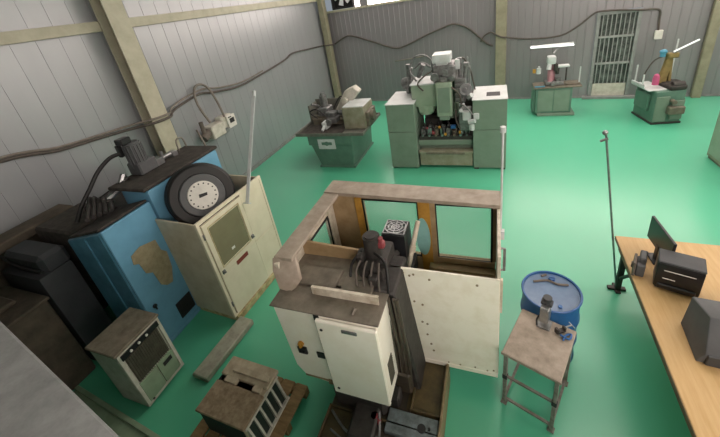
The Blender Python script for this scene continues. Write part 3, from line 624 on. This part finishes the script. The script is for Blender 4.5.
b = MB(); b.tube([(0, 0, .01), (.03, .06, .012), (.08, .08, .012), (.05, .02, .012), (-.02, .05, .02)], .009)
tag(b.build('blue_rope', 'drum_blue', loc=(.64, 2.56, .80)), 'short blue rope beside the clamp on the steel stand', 'rope')

# ------------------------------------------------------------------ workbench at right
t = thing('workbench', 'long wooden workbench at the right edge of the floor', 'workbench', (1.44, 3.1, 0), -2.0)
# local: left edge x=0; y from -1.6 to 1.17
part(t, 'worktop', 'bench_wood', lambda b: b.box((0, -1.8, .74), (1.9, 1.19, .78), .004))
part(t, 'edge_strip', 'bench_edge', lambda b: (b.box((-.006, -1.8, .735), (.0, 1.19, .775), .001), b.box((.04, -1.75, .60), (.06, 1.14, .74), .003)))
part(t, 'apron', 'bench_edge', lambda b: (b.box((.04, 1.10, .60), (1.86, 1.13, .74), .003)))
for x in (.09, 1.8):
    for y in (-1.3, 1.05):
        lg = part(t, 'leg', 'cast_dark', lambda b: b.box((x-.03, y-.03, 0), (x+.03, y+.03, .74), .004))
for y in (1.05, -1.3): part(t, 'leg_brace', 'cast_dark', lambda b: b.cyl((.09, y, .2), (.09, y-.45 if y > 0 else y+.4, .72), .02))
# things on the bench
t = thing('black_printer', 'tall black desktop printer with pale slots on the wooden bench', 'printer', (1.775, 3.42, .78), -19)
part(t, 'body', 'black_plastic', lambda b: (b.box((-.18, -.03, .02), (.18, .20, .33), .02, seg=2), b.box((-.16, -.02, 0), (.16, .18, .03), .006)))
part(t, 'lid', 'charcoal', lambda b: b.box((-.18, -.03, .325), (.18, .20, .355), .012))
for z, x1 in ((.25, .12), (.15, -.02)): part(t, 'slot', 'white_label', lambda b: b.box((-.12, -.036, z), (x1, -.028, z+.008), .001), label='pale slot')
part(t, 'tray', 'black_plastic', lambda b: b.box((-.15, -.05, .02), (.15, -.02, .08), .008))
t = thing('monitor', 'thin black monitor standing behind the printer, seen edge on', 'monitor', (1.78, 3.90, .78), -87)
part(t, 'screen', 'black_plastic', lambda b: b.box((-.26, -.02, .13), (.26, .01, .43), .006))
part(t, 'screen_face', 'cell_dark', lambda b: b.box((-.24, .01, .15), (.24, .013, .41), 0))
part(t, 'stand', 'black_plastic', lambda b: (b.box((-.03, -.03, .0), (.03, -.005, .2), .006), b.box((-.10, -.07, 0), (.10, .07, .012), .005)))
t = thing('grey_feeder', 'small grey-brown device left of the black printer on the bench', 'device', (1.56, 3.64, .78), -19)
part(t, 'body', 'slate', lambda b: (b.box((-.06, -.08, .0), (.02, .10, .16), .012), b.box((-.04, -.03, .15), (.02, .14, .22), .012)))
part(t, 'end_plate', 'taupe', lambda b: (b.box((-.085, -.09, .0), (-.06, .1, .18), .006), b.cyl((-.1, 0, .09), (-.06, 0, .09), .035)))
part(t, 'cord', 'black_rubber', lambda b: b.tube([(.0, .12, .18), (.02, .22, .14), (.03, .27, .06), (.05, .33, .012)], .01))
t = thing('grey_case', 'large dark grey case near the front of the bench at right edge', 'case', (1.825, 2.79, .78), -6)
part(t, 'body', 'slate', lambda b: b.prism([(-.17, -.2, 0), (-.17, .20, 0), (-.14, .23, .33), (-.09, -.02, .36), (-.13, -.22, .12)], (.62, 0, 0), .008))
part(t, 'front_panel', 'charcoal', lambda b: b.box((-.12, -.23, .01), (.44, -.20, .13), .008))
# leaning pole in front of the bench
b = MB(); b.cyl((0, 0, 0), (-.36, .11, 2.2), .012, seg=10); b.ball((-.37, .11, 2.22), .03); b.cyl((-.34, .09, 2.16), (-.41, .1, 2.12), .016, seg=8)
pl = thing('light_pole', 'thin grey pole standing on the green floor beside the wooden bench', 'pole', (1.56, 4.16, 0), 0, 'thin grey poles')
bo = b.build('pole_tube', 'steel', pl)
part(pl, 'foot', 'cast_dark', lambda b: (b.box((-.10, -.03, 0), (.1, .03, .03), .004), b.box((-.03, -.09, 0), (.03, .09, .025), .004)))

# ------------------------------------------------------------------ first lathe, left rear
t = thing('tool_lathe', 'green lathe with an overhanging tray near the left wall', 'lathe', (-3.95, 8.4, 0))
wpart(t, 'pedestal', 'teal_machine', lambda b: (b.prism([(-4.40, 7.45, 0), (-3.45, 7.45, 0), (-3.36, 7.44, .86), (-4.66, 7.44, .86)], (0, 1.6, 0), .02), b.box((-4.66, 7.42, .66), (-3.35, 9.0, .94), .02)))
wpart(t, 'toe_plate', 'teal_machine', lambda b: (b.box((-4.46, 7.43, 0), (-3.40, 9.06, .05), .006), b.box((-4.6, 7.9, 0), (-4.4, 8.6, .3), .02)))
wpart(t, 'chip_tray', 'tray_lip', lambda b: (b.box((-4.95, 7.40, .94), (-3.04, 8.9, .97), .006), b.frame((-4.97, 7.38, .94), (-3.02, 8.92, 1.02), .02, 'z')))
wpart(t, 'tray_sheet', 'dirty_top', lambda b: b.box((-4.93, 7.42, .965), (-3.65, 8.88, .985), .004))
lb = wpart(t, 'plate', 'pale_top', lambda b: b.box((-4.36, 7.41, .56), (-3.86, 7.432, .84), .006), label='pale data plate')
wpart(t, 'plate_mark', 'teal_machine', lambda b: (b.box((-4.25, 7.40, .68), (-3.95, 7.412, .76), .004), b.cyl((-4.1, 7.412, .72), (-4.1, 7.396, .72), .06)), parent=lb)
wpart(t, 'bed', 'bench_steel', lambda b: (b.box((-4.8, 8.15, .97), (-3.6, 8.85, 1.16), .02), b.box((-4.85, 8.2, 1.1), (-3.5, 8.35, 1.22), .01), b.box((-4.85, 8.6, 1.1), (-3.5, 8.75, 1.22), .01)))
hs = wpart(t, 'headstock', 'beige_green', lambda b: b.box((-3.66, 7.75, .98), (-3.06, 8.5, 1.56), .03, seg=2))
wpart(t, 'headstock_lid', 'pale_top', lambda b: b.box((-3.65, 7.77, 1.56), (-3.07, 8.48, 1.585), .01), parent=hs)
wpart(t, 'end_cover', 'bench_steel', lambda b: (b.box((-3.08, 7.85, 1.0), (-2.98, 8.45, 1.40), .02), b.cyl((-3.0, 8.1, 1.24), (-2.9, 8.1, 1.24), .14)), parent=hs)
wpart(t, 'back_splash', 'tray_lip', lambda b: (b.box((-4.95, 8.80, 1.0), (-4.1, 8.84, 1.55), .006), b.box((-4.95, 8.3, 1.0), (-4.91, 8.8, 1.5), .006)))
wpart(t, 'tailstock', 'steel_grey', lambda b: (b.box((-4.62, 8.2, 1.2), (-4.3, 8.6, 1.45), .03), b.cyl((-4.46, 8.4, 1.4), (-4.46, 8.4, 1.78), .11, bev=.02), b.cyl((-4.46, 8.4, 1.78), (-4.46, 8.4, 1.84), .07), b.cyl((-4.6, 8.3, 1.5), (-4.7, 8.1, 1.6), .035), b.box((-4.35, 8.1, 1.2), (-4.2, 8.3, 1.35), .02)))
wpart(t, 'chuck', 'steel', lambda b: (b.cyl((-3.86, 8.3, 1.28), (-3.70, 8.3, 1.28), .17, seg=24, bev=.015), b.cyl((-4.0, 8.3, 1.28), (-3.86, 8.3, 1.28), .07)))
wpart(t, 'carriage', 'steel_grey', lambda b: (b.box((-4.25, 7.9, 1.1), (-3.95, 8.6, 1.24), .015), b.box((-4.2, 8.0, 1.24), (-4.02, 8.3, 1.36), .01), b.cyl((-4.1, 7.88, 1.18), (-4.1, 7.75, 1.18), .03), b.cyl((-4.1, 7.76, 1.18), (-4.1, 7.73, 1.18), .09, seg=20)))
wpart(t, 'slide', 'pale_top', lambda b: (b.box((-4.3, 7.7, 1.0), (-4.16, 7.95, 1.2), .015), b.cyl((-4.24, 7.72, 1.1), (-4.24, 7.58, 1.02), .04)))
wpart(t, 'wheel_arm', 'grey_white', lambda b: (b.prism([(-4.15, 8.35, 1.30), (-3.95, 8.35, 1.20), (-3.35, 8.35, 1.80), (-3.5, 8.35, 1.95), (-3.75, 8.35, 1.86)], (0, .28, 0), .02), b.cyl((-3.75, 8.3, 1.62), (-3.75, 8.2, 1.62), .08)))
wpart(t, 'hose', 'black_rubber', lambda b: b.tube([(-4.3, 8.6, 1.3), (-4.1, 8.75, 1.6), (-3.9, 8.6, 1.5), (-3.85, 8.4, 1.35)], .022))
wpart(t, 'hose', 'black_rubber', lambda b: b.tube([(-4.6, 8.1, 1.2), (-4.75, 8.0, 1.4), (-4.5, 7.95, 1.5), (-4.3, 8.0, 1.3)], .018))

# ------------------------------------------------------------------ large green machine
t = thing('transfer_machine', 'large green machine of two cabinets with crowded tooling between them', 'machine', (-1.05, 8.0, 0))
def w2(name, m, fn, parent=None, label=None): return wpart(t, name, m, fn, parent, label)
cb = w2('left_cabinet', 'green_machine', lambda b: (b.box((-2.38, 7.45, .03), (-1.70, 8.55, .98), .01), b.box((-2.38, 7.45, .99), (-1.70, 8.55, 1.67), .01)))
w2('cabinet_lid', 'pale_top', lambda b: b.box((-2.39, 7.43, 1.67), (-1.69, 8.56, 1.69), .005), parent=cb)
cb = w2('right_cabinet', 'green_machine', lambda b: (b.box((-.42, 7.5, .03), (.28, 8.55, .98), .01), b.box((-.42, 7.5, .99), (.28, 8.55, 1.67), .01)))
w2('cabinet_lid', 'pale_top', lambda b: (b.box((-.43, 7.48, 1.67), (.29, 8.56, 1.69), .005),), parent=cb)
w2('lid_opening', 'cell_dark', lambda b: b.box((-.14, 7.72, 1.688), (.14, 8.02, 1.694), .002), parent=cb)
for x in (-2.36, -1.84, -.4, .17): w2('foot', 'cast_dark', lambda b: b.box((x, 7.5, 0), (x+.1, 7.6, .04), .004))
w2('bed', 'green_machine', lambda b: (b.box((-1.70, 7.75, 0), (-.42, 9.2, .62), .02), b.box((-1.70, 7.62, .56), (-.42, 7.8, .70), .02)))
dr = w2('chip_drawer', 'beige_green', lambda b: (b.box((-1.66, 7.50, .08), (-.44, 7.78, .44), .01), b.box((-1.68, 7.46, .42), (-.42, 7.6, .47), .006)))
w2('drawer_rim', 'bench_steel', lambda b: b.box((-1.5, 7.44, .40), (-.6, 7.465, .45), .004), parent=dr)
w2('table_slab', 'cast_dark', lambda b: (b.box((-1.68, 7.64, .68), (-.44, 8.6, .80), .01), b.box((-1.66, 8.5, .7), (-.44, 8.9, 1.5), .02), b.box((-1.6, 8.1, .8), (-.5, 8.5, 1.1), .03)))
rnd = random.Random(3)
for k, x in enumerate((-1.58, -1.42, -1.27, -1.12, -.98, -.84, -.70, -.56)):
    h = .10+.12*rnd.random(); m_ = ['steel_grey', 'steel', 'bench_steel', 'steel', 'steel_grey', 'bench_steel', 'steel', 'steel_grey'][k]
    w2('tool_block', m_, lambda b: (b.box((x-.055, 7.70, .80), (x+.055, 7.95, .80+h), .01), b.cyl((x, 7.78, .80+h), (x+.01, 7.74, .86+h), .03), b.cyl((x, 7.70, .84), (x, 7.60, .82), .028, seg=12)))
for f_ in (lambda b: b.box((-1.36, 7.62, .84), (-1.28, 7.7, .92), .01), lambda b: b.cyl((-.66, 7.66, .98), (-.66, 7.6, .98), .03), lambda b: b.box((-1.52, 7.64, .96), (-1.46, 7.7, 1.02), .01)): w2('valve', 'red_plastic', f_, label='small red valve')
for f_ in (lambda b: b.box((-.92, 7.62, .98), (-.80, 7.70, 1.06), .01), lambda b: b.cyl((-.6, 7.64, 1.05), (-.6, 7.58, 1.05), .03)): w2('valve', 'drum_blue', f_, label='small blue valve')
for f_ in (lambda b: b.box((-1.2, 7.64, .98), (-1.15, 7.7, 1.04), .01), lambda b: b.cyl((-1.04, 7.62, .86), (-1.04, 7.58, .86), .03), lambda b: b.box((-.74, 7.6, .86), (-.69, 7.66, .93), .01)): w2('valve', 'amber', f_, label='small amber valve')
for k in range(6): w2('hose', 'black_rubber', lambda b: b.tube([(-1.6+.19*k, 7.9, 1.05), (-1.55+.19*k, 7.72, 1.12-.03*(k % 3)), (-1.48+.19*k, 7.64, .95), (-1.5+.19*k, 7.66, .80)], .016))
hp = w2('feed_head', 'green_light', lambda b: (b.box((-1.80, 7.75, 1.50), (-1.20, 8.5, 2.02), .03, seg=2), b.cyl((-1.5, 7.9, 1.5), (-1.5, 7.9, 1.30), .16, seg=20), b.box((-1.66, 7.75, 1.35), (-1.3, 8.3, 1.52), .02)))
w2('head_lid', 'pale_top', lambda b: b.box((-1.82, 7.73, 2.02), (-1.18, 8.52, 2.05), .008), parent=hp)
w2('spindle_column', 'green_light', lambda b: (b.box((-1.20, 7.58, 1.30), (-.86, 8.2, 2.08), .02, seg=2), b.box((-1.2, 8.1, .8), (-.8, 8.7, 2.2), .03)))
w2('column_panel', 'green_machine', lambda b: (b.box((-1.16, 7.565, 1.40), (-.90, 7.585, 1.98), .006), b.box((-1.15, 7.56, 1.22), (-.92, 7.7, 1.31), .01)))
w2('gearbox', 'steel_grey', lambda b: (b.box((-1.28, 7.75, 2.06), (-.78, 8.4, 2.42), .04), b.cyl((-1.22, 7.72, 2.2), (-1.22, 7.62, 2.2), .09), b.cyl((-1.0, 7.74, 2.28), (-1.0, 7.64, 2.28), .07), b.cyl((-.84, 7.74, 2.16), (-.84, 7.6, 2.16), .06), b.box((-1.1, 7.66, 2.08), (-.94, 7.76, 2.2), .01)))
w2('top_box', 'pale_top', lambda b: (b.box((-1.27, 7.75, 2.48), (-.88, 8.2, 2.66), .02, seg=2), b.box((-1.2, 7.8, 2.42), (-.95, 8.1, 2.48), .01)), label='pale box at the very top')
w2('pipe', 'steel_grey', lambda b: (b.tube([(-1.30, 8.2, 2.4), (-1.5, 8.15, 2.62), (-1.75, 8.1, 2.58), (-1.85, 8.05, 2.3), (-1.7, 8.0, 2.06)], .022), b.tube([(-1.4, 8.3, 2.3), (-1.6, 8.3, 2.42), (-1.78, 8.3, 2.3)], .03), b.cyl((-2.0, 8.3, 1.72), (-1.85, 8.2, 2.35), .045)))
w2('motor', 'steel_grey', lambda b: (b.cyl((-2.12, 8.45, 1.9), (-1.84, 8.35, 2.0), .15, seg=20, bev=.02), b.box((-2.05, 8.3, 1.69), (-1.85, 8.55, 1.9), .02), b.cyl((-1.95, 8.4, 2.1), (-1.95, 8.4, 2.4), .07), b.cyl((-1.7, 8.25, 2.1), (-1.55, 8.2, 2.4), .06)))
w2('valve_stack', 'steel_grey', lambda b: (b.box((-.82, 7.8, 1.55), (-.58, 8.2, 2.1), .02), [b.box((-.80, 7.74, 1.60+.11*k), (-.62, 7.82, 1.67+.11*k), .008) for k in range(5)], b.cyl((-.7, 8.0, 2.1), (-.7, 8.0, 2.52), .05), b.cyl((-.62, 7.9, 2.0), (-.56, 7.86, 2.36), .04), b.box((-.62, 7.85, 2.30), (-.5, 7.98, 2.42), .015)))
for f_ in (lambda b: b.box((-.80, 7.9, 2.28), (-.70, 8.05, 2.50), .012), lambda b: b.box((-.62, 7.72, 1.78), (-.50, 7.82, 1.86), .01), lambda b: b.cyl((-.52, 7.8, 1.66), (-.44, 7.7, 1.74), .05), lambda b: b.box((-.72, 7.66, 1.48), (-.6, 7.74, 1.56), .01)): w2('valve_cover', 'pale_top', f_)
w2('pneumatic_cluster', 'pale_top', lambda b: (b.box((-.64, 7.48, 1.22), (-.46, 7.6, 1.44), .02), b.cyl((-.50, 7.46, 1.20), (-.36, 7.42, 1.24), .05), b.cyl((-.44, 7.44, 1.02), (-.44, 7.44, 1.16), .06), b.box((-.40, 7.42, 1.26), (-.28, 7.48, 1.40), .015), b.cyl((-.7, 7.6, 1.40), (-.66, 7.5, 1.46), .04)))
w2('pneumatic_bracket', 'steel_grey', lambda b: (b.box((-.72, 7.56, .95), (-.44, 7.7, 1.5), .02), b.tube([(-.7, 7.6, 1.5), (-.62, 7.46, 1.6), (-.5, 7.44, 1.5), (-.42, 7.42, 1.38)], .02)))
w2('handwheel', 'steel', lambda b: (b.lathe([(.10, 0), (.13, 0), (.13, .03), (.10, .03), (.10, 0)], (-.56, 7.62, 1.9), 24, (0, -1, .2)), b.cyl((-.56, 7.7, 1.9), (-.56, 7.56, 1.93), .02)))
for P_ in ([(-.84, 8.0, 2.3), (-.66, 8.1, 2.5), (-.5, 8.2, 2.2), (-.44, 8.3, 1.9), (-.40, 8.3, 1.69)], [(-1.3, 7.9, 2.3), (-1.5, 7.72, 2.2), (-1.62, 7.7, 2.05), (-1.5, 7.7, 1.9)], [(-.8, 7.72, 1.4), (-.78, 7.6, 1.2), (-.7, 7.56, 1.0)], [(-.9, 7.6, 2.0), (-.7, 7.6, 1.8), (-.66, 7.62, 1.5)]):
    w2('hose', 'cable_rubber', lambda b: b.tube(P_, .018))
for x, z in ((-.54, 2.5), (-.50, 2.3), (-1.34, 2.5)): w2('rod', 'steel', lambda b: b.cyl((x, 8.1, 1.5), (x, 8.1, z), .016, seg=8))

# ------------------------------------------------------------------ small drilling machine under the tube lamp
t = thing('drilling_machine', 'small green machine under a glowing tube lamp left of the barred door', 'machine', (1.65, 11.3, 0))
def w3(name, m, fn, parent=None, label=None): return wpart(t, name, m, fn, parent, label)
cb = w3('cabinet', 'teal_machine', lambda b: (b.box((1.18, 11.0, .08), (2.12, 11.55, .84), .02, seg=2), b.box((1.10, 11.1, .1), (1.2, 11.5, .8), .02)))
w3('cabinet_door', 'green_machine', lambda b: (b.box((1.24, 10.985, .14), (1.64, 11.002, .78), .006), b.box((1.66, 10.985, .14), (2.06, 11.002, .78), .006)), parent=cb)
w3('base', 'green_machine', lambda b: (b.box((1.24, 10.95, 0), (2.22, 11.6, .08), .01), b.box((1.24, 10.96, 0), (1.34, 11.1, .1), .01)))
w3('tray', 'bench_steel', lambda b: (b.box((1.12, 10.95, .84), (2.34, 11.6, .88), .008), b.box((1.95, 11.1, .88), (2.32, 11.3, .92), .01)))
w3('tray_post', 'pale_top', lambda b: b.box((2.28, 11.2, .88), (2.31, 11.23, 1.36), .004))
w3('vise', 'steel_grey', lambda b: (b.box((1.42, 11.1, .88), (1.9, 11.4, 1.0), .02), b.cyl((1.75, 11.2, .98), (1.75, 11.2, 1.1), .08), b.cyl((1.6, 11.2, .94), (1.6, 11.0, .94), .05)))
w3('column', 'dusty_pink', lambda b: (b.box((1.50, 11.25, .88), (1.68, 11.45, 1.5), .03), b.cyl((1.55, 11.2, 1.0), (1.55, 11.2, 1.3), .07)), label='dull pink column')
w3('head', 'pale_top', lambda b: (b.box((1.44, 11.1, 1.5), (1.66, 11.4, 1.72), .05, seg=2), b.box((1.66, 11.15, 1.38), (2.02, 11.36, 1.44), .02), b.cyl((1.5, 11.15, 1.5), (1.48, 11.1, 1.36), .06)))
w3('chuck', 'cast_dark', lambda b: (b.cyl((1.72, 11.2, 1.38), (1.72, 11.2, 1.2), .05), b.box((1.62, 11.12, 1.3), (1.72, 11.3, 1.5), .015), b.cyl((1.95, 11.2, 1.38), (1.95, 11.2, 1.0), .02)))
w3('oil_bottle', 'pale_top', lambda b: (b.cyl((1.24, 11.2, 1.24), (1.24, 11.2, 1.40), .06), b.cyl((1.24, 11.2, 1.40), (1.24, 11.2, 1.45), .03)))
w3('name_tag', 'amber', lambda b: b.box((1.08, 11.2, 1.26), (1.16, 11.22, 1.38), .004))
w3('cord', 'sky_plastic', lambda b: b.tube([(1.15, 11.05, .89), (1.25, 11.0, .90), (1.4, 11.02, .90)], .02))
tl = w3('lamp_arm', 'steel', lambda b: b.tube([(1.62, 11.4, 1.76), (1.72, 11.42, 1.86), (1.84, 11.3, 1.98)], .02))
w3('lamp_tube', 'tube_glow', lambda b: b.cyl((.98, 11.15, 2.02), (2.06, 11.15, 1.99), .026, seg=12, bev=.008), parent=tl, label='glowing white tube')
w3('lamp_shade', 'pale_top', lambda b: b.box((.98, 11.17, 2.0), (2.06, 11.21, 2.06), .01), parent=tl)

# ------------------------------------------------------------------ grinder at rear right
t = thing('tool_grinder', 'green grinder with a slanting tube lamp right of the barred door', 'machine', (4.03, 10.55, 0), 9)
part(t, 'cabinet', 'teal_machine', lambda b: (b.box((-.34, -.42, .03), (.27, .50, .84), .03, seg=2), b.box((-.41, -.2, .3), (-.34, .4, .74), .02)))
part(t, 'front_cover', 'green_machine', lambda b: (b.box((-.34, -.45, .08), (-.06, -.42, .72), .01), b.box((.0, -.47, .12), (.26, -.42, .6), .01), b.cyl((.14, -.42, .42), (.14, -.52, .42), .1)))
part(t, 'casting', 'bench_steel', lambda b: (b.box((-.1, -.58, .28), (.24, -.42, .48), .02), b.box((.25, -.3, .1), (.36, .3, .6), .02), b.cyl((.0, -.42, .60), (-.02, -.58, .60), .05)))
part(t, 'base', 'cast_dark', lambda b: b.box((-.36, -.44, 0), (.29, .52, .05), .01))
part(t, 'tray', 'pale_top', lambda b: (b.box((-.48, -.30, .84), (-.08, .52, .87), .01), b.box((-.50, -.1, .87), (-.47, .5, .96), .006)))
part(t, 'tray_bar', 'pale_top', lambda b: b.box((-.49, .0, .87), (-.46, .03, 1.2), .004))
part(t, 'tray_bar', 'pale_top', lambda b: b.box((-.44, .46, .87), (-.41, .49, 1.35), .004))
part(t, 'wheel_head', 'cast_dark', lambda b: (b.box((-.06, -.40, .84), (.29, .3, .96), .03), b.cyl((.0, -.3, .96), (.24, -.3, .96), .08), b.box((.26, -.2, .84), (.36, .2, .96), .02)))
part(t, 'arm', 'ochre', lambda b: (b.prism([(-.12, .05, .92), (.06, .05, .92), (.10, .05, 1.6), (.0, .05, 1.66)], (0, .1, 0), .01), b.prism([(.10, .05, .92), (.16, .05, .92), (.10, .05, 1.6), (.04, .05, 1.6)], (0, .1, 0), .006), b.box((-.04, .0, 1.54), (.2, .16, 1.66), .02)), label='ochre arm')
part(t, 'knob', 'pink_plastic', lambda b: (b.cyl((-.26, -.1, .95), (-.26, -.1, 1.14), .07), b.ball((-.26, -.1, 1.16), .06)), label='pink knob')
part(t, 'cap', 'sky_plastic', lambda b: (b.ball((-.10, .12, 1.70), .08, (1, 1, .7)), b.cyl((-.10, .12, 1.58), (-.10, .12, 1.68), .06)), label='bright blue cap')
part(t, 'post', 'pale_top', lambda b: b.cyl((.22, .22, .86), (.22, .22, 1.95), .016, seg=8))
la = part(t, 'lamp_arm', 'steel_grey', lambda b: b.cyl((.08, .1, 1.62), (.12, .0, 1.72), .03))
part(t, 'lamp_tube', 'tube_dim', lambda b: b.cyl((.05, .0, 1.70), (.50, -.04, 1.93), .022, seg=12), parent=la, label='slanting tube lamp')
part(t, 'cable', 'cable_rubber', lambda b: b.tube([(.0, .1, 1.6), (-.2, .2, 1.5), (-.3, .3, 1.2), (-.3, .4, .9)], .016))

# ------------------------------------------------------------------ cabinet at right edge, foreground beam
t = thing('side_cabinet', 'grey-green cabinet partly seen at the right edge of the floor', 'cabinet', (4.1, 7.3, 0), 0)
part(t, 'body', 'beige_green', lambda b: b.box((.0, -.6, .05), (1.0, .93, 1.5), .012))
part(t, 'plinth', 'bench_steel', lambda b: b.box((.02, -.58, 0), (.98, .90, .06), .004))
part(t, 'side_panel', 'green_light', lambda b: b.box((-.012, -.55, .12), (.0, .88, 1.44), .004))
b = MB(); L_ = Vector((-.98+1.96, .23-.40, 0)).normalized()
b.box((-1.2, -.22, -.09), (1.1, 0, .02), .018, seg=3); b.box((-1.2, -.20, -.30), (1.1, -.17, -.09), .004)
o = b.build('guard_rail', 'mezzanine_steel', loc=(-1.47, .315, 3.0)); o.rotation_euler.z = math.atan2(L_.y, L_.x)
tag(o, 'blurred grey steel rail at the lower left corner, close to the viewer', 'rail')

# ------------------------------------------------------------------ lights, world, camera
w = bpy.data.worlds.new('World'); SC.world = w; w.use_nodes = True
w.node_tree.nodes['Background'].inputs['Color'].default_value = (.8, .9, 1, 1)
w.node_tree.nodes['Background'].inputs['Strength'].default_value = .4

cam = bpy.data.cameras.new('Camera'); co = bpy.data.objects.new('Camera', cam); COL.objects.link(co)
Rm = Matrix.Rotation(math.radians(23.523), 4, 'Z') @ Matrix.Rotation(math.radians(65.343), 4, 'X') @ Matrix.Rotation(math.radians(-9.731), 4, 'Z')
co.matrix_world = Matrix.Translation((0, 0, 4.0)) @ Rm
cam.sensor_fit = 'HORIZONTAL'; cam.sensor_width = 36; cam.lens = 340.717*36/720
cam.shift_y = -60/720; cam.clip_start = .02
SC.camera = co
vs = SC.view_settings
vs.view_transform = 'Standard'; vs.look = 'None'; vs.gamma = 1; vs.use_curve_mapping = False; vs.exposure = -.36
SC.cycles.use_denoising = True
SC.cycles.max_bounces = 8
